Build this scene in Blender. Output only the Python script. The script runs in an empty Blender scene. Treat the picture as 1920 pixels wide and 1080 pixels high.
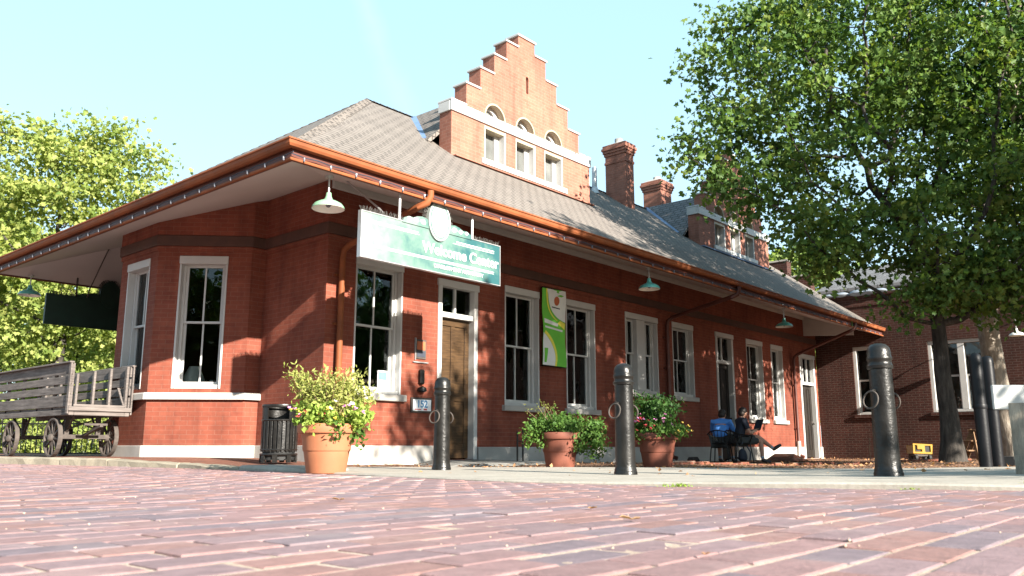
EXPOSURE = 2.02
import bpy, bmesh, math, random
import numpy as np
from mathutils import Vector, Matrix
from mathutils.geometry import tessellate_polygon

rng = random.Random(7)
nr = np.random.default_rng(11)
scene = bpy.context.scene
COL = scene.collection
R = math.radians

# ------------------------------------------------------------------ camera
CAM_H = 0.22
HEAD, PITCH, FPX = R(41.2), math.atan(298 / 1560), 1560.0
cam_d = bpy.data.cameras.new('camera'); cam_d.sensor_width = 36; cam_d.lens = 36 * FPX / 1920
cam_d.dof.use_dof = True; cam_d.dof.focus_distance = 13.; cam_d.dof.aperture_fstop = 8.
cam_d.clip_start = .05; cam_d.clip_end = 3000
cam = bpy.data.objects.new('camera', cam_d); COL.objects.link(cam)
cam.location = (0, 0, CAM_H); cam.rotation_euler = (math.pi / 2 + PITCH, 0, HEAD - math.pi / 2)
scene.camera = cam
FH = Vector((math.cos(HEAD), math.sin(HEAD), 0)); RH = Vector((math.sin(HEAD), -math.cos(HEAD), 0))

def ground_at(u, d):
    """plan position d metres out from the photographer, u = sideways / forward"""
    return FH * d + RH * (u * d)

# ------------------------------------------------------------------ node helpers
def new_mat(name):
    m = bpy.data.materials.new(name); m.use_nodes = True
    nt = m.node_tree; nt.nodes.clear()
    return m, nt, nt.nodes, nt.links

def N(nt, typ, **kw):
    n = nt.nodes.new(typ)
    for k, v in kw.items():
        if hasattr(n, k): setattr(n, k, v)
        else: n.inputs[k.replace('_', ' ')].default_value = v
    return n

def c4(c): return (c[0], c[1], c[2], 1)

def ramp(nt, fac, stops):
    r = nt.nodes.new('ShaderNodeValToRGB')
    el = r.color_ramp.elements
    while len(el) < len(stops): el.new(.5)
    for e, (p, c) in zip(el, stops): e.position = p; e.color = c4(c) if len(c) == 3 else c
    nt.links.new(fac, r.inputs[0]); return r.outputs[0]

def mixc(nt, f, a, b, mode='MIX'):
    m = nt.nodes.new('ShaderNodeMix'); m.data_type = 'RGBA'; m.blend_type = mode
    for s, v in ((m.inputs[0], f), (m.inputs[6], a), (m.inputs[7], b)):
        if isinstance(v, (int, float)): s.default_value = v
        elif isinstance(v, tuple): s.default_value = c4(v)
        else: nt.links.new(v, s)
    return m.outputs[2]

def noise(nt, vec, scale, detail=4, rough=.55):
    n = nt.nodes.new('ShaderNodeTexNoise'); n.inputs['Scale'].default_value = scale
    n.inputs['Detail'].default_value = detail; n.inputs['Roughness'].default_value = rough
    if vec is not None: nt.links.new(vec, n.inputs['Vector'])
    return n.outputs['Fac']

def bump(nt, h, strength, dist=.01, chain=None):
    b = nt.nodes.new('ShaderNodeBump'); b.inputs['Strength'].default_value = strength
    b.inputs['Distance'].default_value = dist; nt.links.new(h, b.inputs['Height'])
    if chain is not None: nt.links.new(chain, b.inputs['Normal'])
    return b.outputs[0]

def finish(nt, col, rough=.7, normal=None, metallic=0., spec=.4, coat=0.):
    p = nt.nodes.new('ShaderNodeBsdfPrincipled'); o = nt.nodes.new('ShaderNodeOutputMaterial')
    if isinstance(col, tuple): p.inputs['Base Color'].default_value = c4(col)
    else: nt.links.new(col, p.inputs['Base Color'])
    if isinstance(rough, (int, float)): p.inputs['Roughness'].default_value = rough
    else: nt.links.new(rough, p.inputs['Roughness'])
    p.inputs['Metallic'].default_value = metallic; p.inputs['Specular IOR Level'].default_value = spec
    p.inputs['Coat Weight'].default_value = coat
    if normal is not None: nt.links.new(normal, p.inputs['Normal'])
    nt.links.new(p.outputs[0], o.inputs[0]); return p

def geo_pos(nt): return nt.nodes.new('ShaderNodeNewGeometry').outputs['Position']
def uvn(nt): return nt.nodes.new('ShaderNodeTexCoord').outputs['UV']

def plain(name, col, rough=.6, var=.25, scale=6, bmp=.15, bscale=60, metallic=0., spec=.4, coat=0.):
    """surface with blotchy tone, fine grain and uneven gloss"""
    m, nt, _, L = new_mat(name); pos = geo_pos(nt)
    big = noise(nt, pos, scale, 5)
    d = tuple(max(0, c * (1 - var)) for c in col); l = tuple(min(1, c * (1 + var * .7)) for c in col)
    base = ramp(nt, big, [(.3, d), (.7, l)])
    fine = noise(nt, pos, bscale, 3)
    rr = nt.nodes.new('ShaderNodeMapRange'); rr.inputs[3].default_value = max(0, rough - .12); rr.inputs[4].default_value = min(1, rough + .12)
    L.new(big, rr.inputs[0])
    finish(nt, base, rr.outputs[0], bump(nt, fine, bmp, .004), metallic, spec, coat); return m

def brick_mat(name, c1, c2, mortar, bw=.215, bh=.072, mw=.005, stain=.35, bmp=.5, soot=None):
    m, nt, _, L = new_mat(name); uv = uvn(nt); pos = geo_pos(nt)
    b = N(nt, 'ShaderNodeTexBrick', offset=.5)
    L.new(uv, b.inputs['Vector'])
    b.inputs['Scale'].default_value = 1; b.inputs['Brick Width'].default_value = bw; b.inputs['Row Height'].default_value = bh
    b.inputs['Mortar Size'].default_value = mw; b.inputs['Mortar Smooth'].default_value = .2; b.inputs['Bias'].default_value = 0.
    b.inputs['Color1'].default_value = c4(c1); b.inputs['Color2'].default_value = c4(c2); b.inputs['Mortar'].default_value = c4(mortar)
    big = noise(nt, pos, .7, 5, .6)
    dk = ramp(nt, big, [(.3, (1 - stain,) * 3), (.62, (1.0, 1.0, 1.0)), (.85, (1.12, 1.1, 1.08))])
    col = mixc(nt, 1., b.outputs['Color'], dk, 'MULTIPLY')
    mp = nt.nodes.new('ShaderNodeMapping'); mp.inputs['Scale'].default_value = (2.6, 2.6, .22); L.new(pos, mp.inputs[0])
    col = mixc(nt, 1., col, ramp(nt, noise(nt, mp.outputs[0], 1.5, 5, .6), [(.3, (.72, .70, .70)), (.5, (1.0, 1.0, 1.0)), (.75, (1.1, 1.08, 1.06))]), 'MULTIPLY')   # rain streaks
    mid = noise(nt, pos, 9, 4, .6)
    col = mixc(nt, 1., col, ramp(nt, mid, [(.3, (.86, .84, .84)), (.7, (1.1, 1.08, 1.06))]), 'MULTIPLY')
    inv = nt.nodes.new('ShaderNodeMath'); inv.operation = 'SUBTRACT'; inv.inputs[0].default_value = 1; L.new(b.outputs['Fac'], inv.inputs[1])
    n1 = bump(nt, inv.outputs[0], bmp, .006)
    n2 = bump(nt, noise(nt, pos, 90, 3), .2, .003, n1)
    finish(nt, col, .82, n2, spec=.25); return m

def shingle_mat(name, c1, c2, gap):
    m, nt, _, L = new_mat(name); uv = uvn(nt); pos = geo_pos(nt)
    b = N(nt, 'ShaderNodeTexBrick', offset=.37)
    L.new(uv, b.inputs['Vector'])
    b.inputs['Scale'].default_value = 1; b.inputs['Brick Width'].default_value = .22; b.inputs['Row Height'].default_value = .12
    b.inputs['Mortar Size'].default_value = .016; b.inputs['Mortar Smooth'].default_value = .4
    b.inputs['Color1'].default_value = c4(c1); b.inputs['Color2'].default_value = c4(c2); b.inputs['Mortar'].default_value = c4(gap)
    col = mixc(nt, 1., b.outputs['Color'], ramp(nt, noise(nt, pos, .9, 6, .65), [(.25, (.84, .83, .82)), (.7, (1.08, 1.07, 1.06))]), 'MULTIPLY')
    col = mixc(nt, 1., col, ramp(nt, noise(nt, pos, 14, 3), [(.3, (.88, .88, .88)), (.7, (1.06, 1.06, 1.06))]), 'MULTIPLY')
    # each course steps down onto the next: saw-tooth height along the slope
    sep = nt.nodes.new('ShaderNodeSeparateXYZ'); L.new(uv, sep.inputs[0])
    mo = nt.nodes.new('ShaderNodeMath'); mo.operation = 'DIVIDE'; mo.inputs[1].default_value = .12; L.new(sep.outputs[1], mo.inputs[0])
    fr = nt.nodes.new('ShaderNodeMath'); fr.operation = 'FRACT'; L.new(mo.outputs[0], fr.inputs[0])
    om = nt.nodes.new('ShaderNodeMath'); om.operation = 'SUBTRACT'; om.inputs[0].default_value = 1; L.new(fr.outputs[0], om.inputs[1])
    n1 = bump(nt, om.outputs[0], .7, .02)
    n2 = bump(nt, noise(nt, pos, 70, 2), .35, .005, n1)
    finish(nt, col, .9, n2, spec=.2); return m

def wood_mat(name, dark, light, rough=.6, scale=3.):
    m, nt, _, L = new_mat(name); tc = nt.nodes.new('ShaderNodeTexCoord')
    mp = nt.nodes.new('ShaderNodeMapping'); L.new(tc.outputs['UV'], mp.inputs[0]); mp.inputs['Scale'].default_value = (1.2, 14, 1)
    g = noise(nt, mp.outputs[0], scale, 6, .65)
    g2 = noise(nt, geo_pos(nt), 2.2, 3)
    col = ramp(nt, g, [(.28, dark), (.72, light)])
    col = mixc(nt, 1., col, ramp(nt, g2, [(.3, (.7, .7, .7)), (.7, (1.1, 1.1, 1.1))]), 'MULTIPLY')
    finish(nt, col, rough, bump(nt, g, .4, .006), spec=.3); return m

def leaf_mat(name, cols, trans=.4, rough=.5):
    """leaf colour varies from leaf to leaf and clump to clump"""
    m, nt, _, L = new_mat(name)
    g = nt.nodes.new('ShaderNodeNewGeometry')
    big = noise(nt, g.outputs['Position'], 1.2, 4, .6)
    a = nt.nodes.new('ShaderNodeMath'); a.operation = 'MULTIPLY_ADD'; a.inputs[1].default_value = .30; a.inputs[2].default_value = -.12
    L.new(g.outputs['Random Per Island'], a.inputs[0])
    s = nt.nodes.new('ShaderNodeMath'); s.operation = 'ADD'; L.new(a.outputs[0], s.inputs[0])
    b = nt.nodes.new('ShaderNodeMath'); b.operation = 'MULTIPLY'; b.inputs[1].default_value = 1.0; L.new(big, b.inputs[0]); L.new(b.outputs[0], s.inputs[1])
    k = len(cols); col = ramp(nt, s.outputs[0], [(.1 + .75 * i / (k - 1), c) for i, c in enumerate(cols)])
    p = nt.nodes.new('ShaderNodeBsdfPrincipled'); L.new(col, p.inputs['Base Color']); p.inputs['Roughness'].default_value = rough
    p.inputs['Specular IOR Level'].default_value = .16
    t = nt.nodes.new('ShaderNodeBsdfTranslucent')
    L.new(mixc(nt, 1., col, (1.25, 1.25, .55), 'MULTIPLY'), t.inputs[0])
    mx = nt.nodes.new('ShaderNodeMixShader'); mx.inputs[0].default_value = trans
    L.new(p.outputs[0], mx.inputs[1]); L.new(t.outputs[0], mx.inputs[2])
    o = nt.nodes.new('ShaderNodeOutputMaterial'); L.new(mx.outputs[0], o.inputs[0]); return m

def glass_mat(name, tint=.72, wave=.05):
    m, nt, _, L = new_mat(name); pos = geo_pos(nt)
    nrm = bump(nt, noise(nt, pos, 1.6, 2), wave, .3)
    f = nt.nodes.new('ShaderNodeFresnel'); f.inputs[0].default_value = 1.52; L.new(nrm, f.inputs['Normal'])
    g = nt.nodes.new('ShaderNodeBsdfGlossy'); g.inputs['Roughness'].default_value = .01; L.new(nrm, g.inputs['Normal'])
    t = nt.nodes.new('ShaderNodeBsdfTransparent'); t.inputs[0].default_value = (tint * .95, tint, tint, 1)
    mx = nt.nodes.new('ShaderNodeMixShader'); L.new(f.outputs[0], mx.inputs[0]); L.new(t.outputs[0], mx.inputs[1]); L.new(g.outputs[0], mx.inputs[2])
    o = nt.nodes.new('ShaderNodeOutputMaterial'); L.new(mx.outputs[0], o.inputs[0]); return m

def mulch_mat(name):
    m, nt, _, L = new_mat(name); pos = geo_pos(nt)
    v = nt.nodes.new('ShaderNodeTexVoronoi'); v.inputs['Scale'].default_value = 28; L.new(pos, v.inputs['Vector'])
    sep = nt.nodes.new('ShaderNodeSeparateColor'); L.new(v.outputs['Color'], sep.inputs[0])
    col = ramp(nt, sep.outputs[0], [(.0, (.06, .03, .02)), (.5, (.17, .09, .055)), (1., (.34, .21, .14))])
    col = mixc(nt, 1., col, ramp(nt, noise(nt, pos, 1.4, 4), [(.3, (.6, .6, .6)), (.7, (1.2, 1.15, 1.1))]), 'MULTIPLY')
    finish(nt, col, .95, bump(nt, v.outputs['Distance'], .9, .03), spec=.15); return m

def concrete_mat(name, col, slab=0.):
    m, nt, _, L = new_mat(name); pos = geo_pos(nt)
    c = ramp(nt, noise(nt, pos, 1.8, 7, .65), [(.25, tuple(x * .72 for x in col)), (.75, tuple(x * 1.12 for x in col))])
    c = mixc(nt, 1., c, ramp(nt, noise(nt, pos, 35, 4, .7), [(.3, (.8, .8, .8)), (.7, (1.1, 1.1, 1.1))]), 'MULTIPLY')
    nrm = bump(nt, noise(nt, pos, 120, 3), .3, .004)
    if slab:
        b = N(nt, 'ShaderNodeTexBrick', offset=0.)
        mp = nt.nodes.new('ShaderNodeMapping'); mp.inputs['Rotation'].default_value = (0, 0, R(28)); L.new(pos, mp.inputs[0]); L.new(mp.outputs[0], b.inputs['Vector'])
        b.inputs['Scale'].default_value = 1; b.inputs['Brick Width'].default_value = slab; b.inputs['Row Height'].default_value = slab
        b.inputs['Mortar Size'].default_value = .012; b.inputs['Mortar Smooth'].default_value = .1
        c = mixc(nt, b.outputs['Fac'], c, (.26, .23, .2))
    finish(nt, c, .9, nrm, spec=.25); return m

def paver_mat(name):
    """worn street brick: tone comes from each brick's own colour"""
    m, nt, _, L = new_mat(name); pos = geo_pos(nt)
    a = nt.nodes.new('ShaderNodeAttribute'); a.attribute_name = 'tone'
    c = mixc(nt, 1., a.outputs['Color'], ramp(nt, noise(nt, pos, 22, 5, .7), [(.25, (.70, .69, .69)), (.75, (1.2, 1.18, 1.17))]), 'MULTIPLY')
    dust = noise(nt, pos, 3.1, 5, .7)
    dr = nt.nodes.new('ShaderNodeMapRange'); dr.inputs[1].default_value = .5; dr.inputs[2].default_value = .8; dr.inputs[4].default_value = .45; L.new(dust, dr.inputs[0])
    c = mixc(nt, dr.outputs[0], c, (.33, .26, .245))
    finish(nt, c, .78, bump(nt, noise(nt, pos, 110, 4, .7), .55, .004), spec=.35); return m

def sand_mat(name):
    m, nt, _, L = new_mat(name); pos = geo_pos(nt)
    c = ramp(nt, noise(nt, pos, 5, 6, .7), [(.3, (.27, .20, .155)), (.55, (.42, .33, .265)), (.8, (.52, .43, .355))])
    c = mixc(nt, 1., c, ramp(nt, noise(nt, pos, 160, 2), [(.3, (.75, .75, .75)), (.7, (1.1, 1.1, 1.1))]), 'MULTIPLY')
    finish(nt, c, .95, bump(nt, noise(nt, pos, 180, 3), .6, .004), spec=.1); return m

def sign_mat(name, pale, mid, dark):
    """green enamel in ragged blotches, with sun glare painted in as a paler left end"""
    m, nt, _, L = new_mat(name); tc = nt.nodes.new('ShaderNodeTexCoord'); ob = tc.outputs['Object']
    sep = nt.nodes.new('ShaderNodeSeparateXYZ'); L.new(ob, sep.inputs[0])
    a = nt.nodes.new('ShaderNodeMath'); a.operation = 'MULTIPLY_ADD'; a.inputs[1].default_value = -.13; a.inputs[2].default_value = .01; L.new(sep.outputs[0], a.inputs[0])  # sun glare put into the colour: paler towards the sign's left end
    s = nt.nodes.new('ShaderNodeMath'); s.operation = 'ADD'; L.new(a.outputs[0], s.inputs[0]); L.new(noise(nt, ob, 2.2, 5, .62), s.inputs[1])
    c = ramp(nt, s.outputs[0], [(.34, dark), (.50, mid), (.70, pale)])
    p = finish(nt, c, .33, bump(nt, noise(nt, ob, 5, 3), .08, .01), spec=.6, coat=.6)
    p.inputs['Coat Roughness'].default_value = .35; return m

def bark_mat(name, d, l):
    m, nt, _, L = new_mat(name); pos = geo_pos(nt)
    mp = nt.nodes.new('ShaderNodeMapping'); mp.inputs['Scale'].default_value = (14, 14, 2.6); L.new(pos, mp.inputs[0])
    g = noise(nt, mp.outputs[0], 1., 6, .7)
    c = ramp(nt, g, [(.3, d), (.7, l)])
    c = mixc(nt, 1., c, ramp(nt, noise(nt, pos, 3, 3), [(.3, (.7, .7, .7)), (.7, (1.15, 1.15, 1.15))]), 'MULTIPLY')
    finish(nt, c, .9, bump(nt, g, .9, .03), spec=.2); return m

M = dict(
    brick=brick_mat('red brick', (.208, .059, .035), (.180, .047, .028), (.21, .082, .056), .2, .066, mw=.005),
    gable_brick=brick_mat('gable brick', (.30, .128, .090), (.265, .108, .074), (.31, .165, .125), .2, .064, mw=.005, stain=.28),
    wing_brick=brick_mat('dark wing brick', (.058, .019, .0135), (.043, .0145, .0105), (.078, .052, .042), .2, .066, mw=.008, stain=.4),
    frieze=plain('brown frieze paint', (.07, .033, .024), .7),
    stone=plain('pale limestone', (.34, .32, .295), .8, .18, 2.5, .3, 40),
    white=plain('white paint', (.43, .425, .41), .45, .07, 3, .08, 50),
    cream=plain('cream paint', (.36, .31, .21), .5, .08, 3, .08, 50),
    soffit=plain('white soffit paint', (.46, .415, .395), .6, .06, 1.5, .1, 30),
    shingle=shingle_mat('weathered shingle', (.178, .157, .141), (.164, .144, .130), (.066, .058, .053)),
    wing_shingle=shingle_mat('grey shingle', (.17, .165, .17), (.13, .125, .13), (.06, .06, .06)),
    copper=plain('copper brown gutter paint', (.205, .062, .022), .68, .3, 2.5, .2, 30, spec=.25),
    fascia=plain('dark red fascia paint', (.085, .024, .016), .5, .2, 3),
    flash=plain('blue grey flashing', (.10, .16, .28), .5, .2, 4, metallic=.2),
    glass=glass_mat('window glass'),
    greyblind=plain('grey window blind', (.22, .22, .21), .9, .45, 1.2),
    blindglass=plain('pane over pale blind', (.13, .135, .13), .12, .35, 1.8, .02, 10, spec=.6, coat=.5),
    paleblind=plain('pale window blind', (.42, .41, .38), .9, .35, 1.2),
    inside=plain('dim interior plaster', (.15, .10, .08), .9, .4, 1.5),
    darkwood=wood_mat('dark stained door wood', (.022, .012, .006), (.095, .052, .022), .45),
    blackwood=wood_mat('near black door wood', (.006, .005, .004), (.022, .016, .012), .5),
    oldwood=wood_mat('weathered grey board', (.065, .055, .05), (.21, .18, .165), .9, 2.2),
    tanwood=wood_mat('tan lumber', (.15, .085, .045), (.26, .16, .09), .8),
    iron=plain('black iron', (.010, .009, .008), .34, .5, 9, .8, 38, spec=.34),
    pipe=plain('blue black pipe paint', (.006, .006, .0075), .45, .3, 6, .3, 40, spec=.22),
    rust=plain('rusty iron', (.062, .050, .043), .75, .4, 12, .3),
    steel=plain('galvanised steel', (.42, .42, .42), .4, .15, 8, .05, 40, metallic=.6),
    terracotta=plain('terracotta', (.30, .112, .053), .72, .14, 3.5, .15, 70),
    olderpot=plain('dark terracotta', (.16, .05, .03), .72, .16, 3.5, .15, 70),
    soil=plain('potting soil', (.04, .026, .018), .95, .4, 30, .9, 60),
    lampgreen=plain('pale green enamel', (.20, .37, .24), .32, .12, 8, .03, 30, spec=.5),
    lampteal=plain('teal enamel', (.09, .32, .27), .32, .15, 8, .03, 30, spec=.5),
    enamelwhite=plain('white enamel', (.78, .77, .70), .35, .06, 8, .03, 30),
    sign=sign_mat('green sign enamel with painted glare', (.165, .205, .187), (.085, .155, .130), (.016, .075, .08)),
    mint=plain('pale mint enamel', (.30, .335, .315), .4, .2, 9),
    signback=plain('dark green sign enamel', (.012, .035, .025), .5, .3, 4),
    signwhite=plain('white sign lettering', (.5, .52, .5), .4, .04, 6),
    spike=plain('wire bird spikes', (.045, .04, .036), .6, .2, 10),
    bannergreen=plain('green banner cloth', (.13, .46, .05), .7, .12, 4, .1, 30),
    bannerwhite=plain('white banner cloth', (.66, .68, .66), .7, .08, 4, .1, 30),
    banneryellow=plain('yellow banner ink', (.70, .66, .08), .7, .1, 5),
    bannerorange=plain('orange banner ink', (.38, .10, .04), .7, .15, 9),
    ink=plain('black ink', (.03, .035, .05), .6, .2, 9),
    blueink=plain('blue ink', (.10, .26, .46), .5, .2, 9),
    redink=plain('red ink', (.5, .06, .05), .5, .2, 9),
    concrete=concrete_mat('pale sidewalk concrete', (.34, .305, .26), 1.5),
    ramp=concrete_mat('grey ramp concrete', (.24, .23, .21)),
    kerb=concrete_mat('rough granite', (.27, .235, .18)),
    mulch=mulch_mat('bark mulch'),
    paver=paver_mat('street brick'),
    sand=sand_mat('joint sand'),
    platform=brick_mat('platform brick', (.21, .075, .045), (.16, .055, .035), (.20, .155, .12), .2, .1, .008),
    earth=plain('dry grass ground', (.13, .13, .055), .95, .4, .6, .5, 20),
    leaf=leaf_mat('tree leaf', [(.024, .060, .019), (.055, .112, .029), (.105, .172, .040), (.21, .245, .06)], .38),
    leafdark=leaf_mat('deep green leaf', [(.016, .045, .014), (.035, .085, .02), (.06, .12, .025)], .35),
    leafyellow=leaf_mat('yellow green leaf', [(.07, .13, .03), (.16, .225, .055), (.28, .32, .09), (.42, .42, .15)], .45),
    leafpale=leaf_mat('pale far leaf', [(.11, .17, .04), (.20, .27, .08), (.30, .34, .12)], .45),
    potgreen=leaf_mat('pot plant leaf', [(.03, .075, .018), (.07, .14, .03), (.12, .20, .04)], .35),
    potlight=leaf_mat('light flower bed leaf', [(.10, .19, .03), (.22, .32, .06), (.34, .38, .10)], .4),
    potdry=leaf_mat('olive feathery leaf', [(.14, .18, .04), (.26, .29, .08), (.38, .36, .13)], .4),
    litter=leaf_mat('fallen leaf', [(.16, .07, .035), (.34, .18, .09), (.48, .30, .17)], .15),
    stemw=plain('dry stem', (.22, .15, .09), .9),
    petalpink=plain('pink petal', (.46, .16, .34), .6, .2, 40), petalred=plain('red petal', (.36, .03, .04), .6, .2, 40),
    petalwhite=plain('white petal', (.82, .76, .80), .6, .08, 40), petalyellow=plain('yellow petal', (.5, .34, .05), .6, .2, 40),
    bark=bark_mat('grey brown bark', (.018, .016, .014), (.085, .074, .064)),
    barkpale=bark_mat('pale peeling bark', (.16, .12, .09), (.46, .41, .34)),
    skin=plain('skin', (.42, .22, .15), .55, .1, 20), blueshirt=plain('blue shirt cloth', (.10, .31, .80), .8, .12, 6, .2, 80),
    darkshirt=plain('dark navy cloth', (.018, .022, .035), .8, .2, 8, .2, 80), shorts=plain('charcoal shorts cloth', (.04, .042, .042), .85, .2, 8, .2, 80),
    hair=plain('dark hair', (.03, .02, .015), .55, .4, 40, .5, 90), shoe=plain('dark shoe leather', (.03, .025, .028), .6), sole=plain('pale blue sock cloth', (.22, .32, .42), .8),
    yellow=plain('yellow plastic', (.30, .165, .008), .45, .15, 6), rubber=plain('black rubber', (.016, .016, .016), .7, .3, 12),
    post=bark_mat('mossy stone post', (.15, .125, .10), (.40, .345, .275)),
    shade_cloth=plain('white lampshade cloth', (.85, .82, .74), .8, .05), bulb=plain('frosted bulb glass', (.13, .13, .15), .2, .05, 8),
    paper=plain('white paper', (.72, .74, .76), .7, .05),
    drift=plain('white tarpaulin', (.20, .225, .26), .5, .1, 5),
)

# ------------------------------------------------------------------ mesh helpers
class Fr:
    """wall frame: u along the wall, o outwards, z up"""
    def __init__(s, O, t, n): s.O, s.t, s.n = Vector(O), Vector(t).normalized(), Vector(n).normalized()
    def P(s, u, o, z): p = s.O + s.t * u + s.n * o; return (p.x, p.y, p.z + z)
XY = Fr((0, 0, 0), (1, 0, 0), (0, 1, 0))

class MB:
    def __init__(s): s.v, s.f = [], []
    def add(s, vs, fs):
        k = len(s.v); s.v += [tuple(p) for p in vs]; s.f += [tuple(i + k for i in f) for f in fs]; return s
    def fbox(s, fr, u0, u1, o0, o1, z0, z1):
        P = fr.P
        vs = [P(u0, o0, z0), P(u1, o0, z0), P(u1, o1, z0), P(u0, o1, z0), P(u0, o0, z1), P(u1, o0, z1), P(u1, o1, z1), P(u0, o1, z1)]
        return s.add(vs, [(0, 3, 2, 1), (4, 5, 6, 7), (0, 1, 5, 4), (1, 2, 6, 5), (2, 3, 7, 6), (3, 0, 4, 7)])
    def box(s, x0, x1, y0, y1, z0, z1): return s.fbox(XY, x0, x1, y0, y1, z0, z1)
    def bar(s, a, b, w, h, up=(0, 0, 1)):
        a, b = Vector(a), Vector(b); d = (b - a).normalized(); upv = Vector(up)
        if abs(d.dot(upv)) > .98: upv = Vector((0, 1, 0))
        r = d.cross(upv).normalized() * (w / 2); q = r.cross(d).normalized() * (h / 2)
        vs = [a - r - q, a + r - q, a + r + q, a - r + q, b - r - q, b + r - q, b + r + q, b - r + q]
        return s.add(vs, [(0, 3, 2, 1), (4, 5, 6, 7), (0, 1, 5, 4), (1, 2, 6, 5), (2, 3, 7, 6), (3, 0, 4, 7)])
    def tube(s, pts, rad, n=8, caps=True, closed=False):
        pts = [Vector(p) for p in pts]; m = len(pts)
        rad = rad if isinstance(rad, (list, tuple)) else [rad] * m
        prev = None; vs = []; fs = []
        for i, p in enumerate(pts):
            if closed: d = pts[(i + 1) % m] - pts[i - 1]
            else: d = pts[min(i + 1, m - 1)] - pts[max(i - 1, 0)]
            d.normalize()
            if prev is None:
                a = Vector((0, 0, 1)) if abs(d.z) < .9 else Vector((1, 0, 0)); r = d.cross(a).normalized()
            else: r = (prev - d * prev.dot(d)).normalized()
            prev = r; q = d.cross(r)
            for k in range(n):
                t = 2 * math.pi * k / n; vs.append(p + (r * math.cos(t) + q * math.sin(t)) * rad[i])
        L = m if closed else m - 1
        for i in range(L):
            j = (i + 1) % m
            for k in range(n):
                k2 = (k + 1) % n; fs.append((i * n + k, i * n + k2, j * n + k2, j * n + k))
        if caps and not closed: fs.append(tuple(range(n))[::-1]); fs.append(tuple((m - 1) * n + k for k in range(n)))
        return s.add(vs, fs)
    def lathe(s, prof, n=24, c=(0, 0, 0), cap=True):
        vs = []; fs = []; m = len(prof)
        for r, z in prof:
            for k in range(n):
                t = 2 * math.pi * k / n; vs.append((c[0] + r * math.cos(t), c[1] + r * math.sin(t), c[2] + z))
        for i in range(m - 1):
            for k in range(n):
                k2 = (k + 1) % n; fs.append((i * n + k, i * n + k2, (i + 1) * n + k2, (i + 1) * n + k))
        if cap: fs.append(tuple(range(n))[::-1]); fs.append(tuple((m - 1) * n + k for k in range(n)))
        return s.add(vs, fs)
    def ball(s, c, r, n=8, m=5, sq=(1, 1, 1)):
        pr = []; vs = []; fs = []
        for i in range(m + 1):
            a = -math.pi / 2 + math.pi * i / m
            for k in range(n):
                t = 2 * math.pi * k / n
                vs.append((c[0] + r * sq[0] * math.cos(a) * math.cos(t), c[1] + r * sq[1] * math.cos(a) * math.sin(t), c[2] + r * sq[2] * math.sin(a)))
        for i in range(m):
            for k in range(n):
                k2 = (k + 1) % n; fs.append((i * n + k, i * n + k2, (i + 1) * n + k2, (i + 1) * n + k))
        return s.add(vs, fs)
    def plate(s, fr, outer, holes, o0, o1):
        """flat slab with openings: outline and holes in (u, z), front at o1, back at o0"""
        loops = [outer] + holes; tri = tessellate_polygon([[Vector((u, z, 0)) for u, z in l] for l in loops])
        flat = [p for l in loops for p in l]; k = len(flat)
        vs = [fr.P(u, o1, z) for u, z in flat] + [fr.P(u, o0, z) for u, z in flat]
        fs = [tuple(t) for t in tri] + [tuple(i + k for i in t[::-1]) for t in tri]
        b = 0
        for l in loops:
            n = len(l)
            for i in range(n):
                j = (i + 1) % n; fs.append((b + i, b + j, b + j + k, b + i + k))
            b += n
        return s.add(vs, fs)
    def sweep(s, path, prof, closed=False):
        """path: list of (point, outward dir, scale) in plan; prof: (out, z) loop"""
        n = len(prof); vs = []; fs = []
        for (p, d) in path:
            for o, z in prof: vs.append((p[0] + d[0] * o, p[1] + d[1] * o, z))
        m = len(path)
        for i in range(m if closed else m - 1):
            j = (i + 1) % m
            for k in range(n):
                k2 = (k + 1) % n; fs.append((i * n + k, i * n + k2, j * n + k2, j * n + k))
        if not closed: fs.append(tuple(range(n))); fs.append(tuple((m - 1) * n + k for k in range(n))[::-1])
        return s.add(vs, fs)
    def build(s, name, mat, parent=None, smooth=False, bevel=0., root=None, weld=True):
        """one mesh object; vertices are given in the thing's own space, or in world space when root is set"""
        off = root if root is not None else Vector((0, 0, 0))
        me = bpy.data.meshes.new(name)
        me.from_pydata([(x - off[0], y - off[1], z - off[2]) for x, y, z in s.v], [], s.f)
        bm = bmesh.new(); bm.from_mesh(me)
        bmesh.ops.recalc_face_normals(bm, faces=bm.faces)
        if bevel:
            es = [e for e in bm.edges if len(e.link_faces) == 2 and e.calc_face_angle(0) > .5]
            bmesh.ops.bevel(bm, geom=es, offset=bevel, segments=1, affect='EDGES', clamp_overlap=True)
        uv = bm.loops.layers.uv.new('UVMap')
        for f in bm.faces:
            n = f.normal
            if abs(n.z) > .985: t, b = Vector((1, 0, 0)), Vector((0, 1, 0))
            else: t = Vector((-n.y, n.x, 0)).normalized(); b = n.cross(t)
            for l in f.loops:
                p = l.vert.co + Vector(off); l[uv].uv = (p.dot(t), p.dot(b))
            f.smooth = smooth
        bm.to_mesh(me); bm.free()
        if smooth:
            try: me.set_sharp_from_angle(angle=R(40))
            except Exception: pass
        me.materials.append(mat)
        o = bpy.data.objects.new(name, me); COL.objects.link(o)
        if parent is not None: o.parent = parent
        return o

def tag(o, label=None, cat=None, group=None, kind=None):
    for k, v in (('label', label), ('category', cat), ('group', group), ('kind', kind)):
        if v: o[k] = v
    return o

def thing(name, label, cat, loc=(0, 0, 0), rz=0., group=None):
    o = bpy.data.objects.new(name, None); COL.objects.link(o); o.location = loc; o.rotation_euler = (0, 0, rz)
    o.empty_display_size = .2
    return tag(o, label, cat, group)

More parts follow.
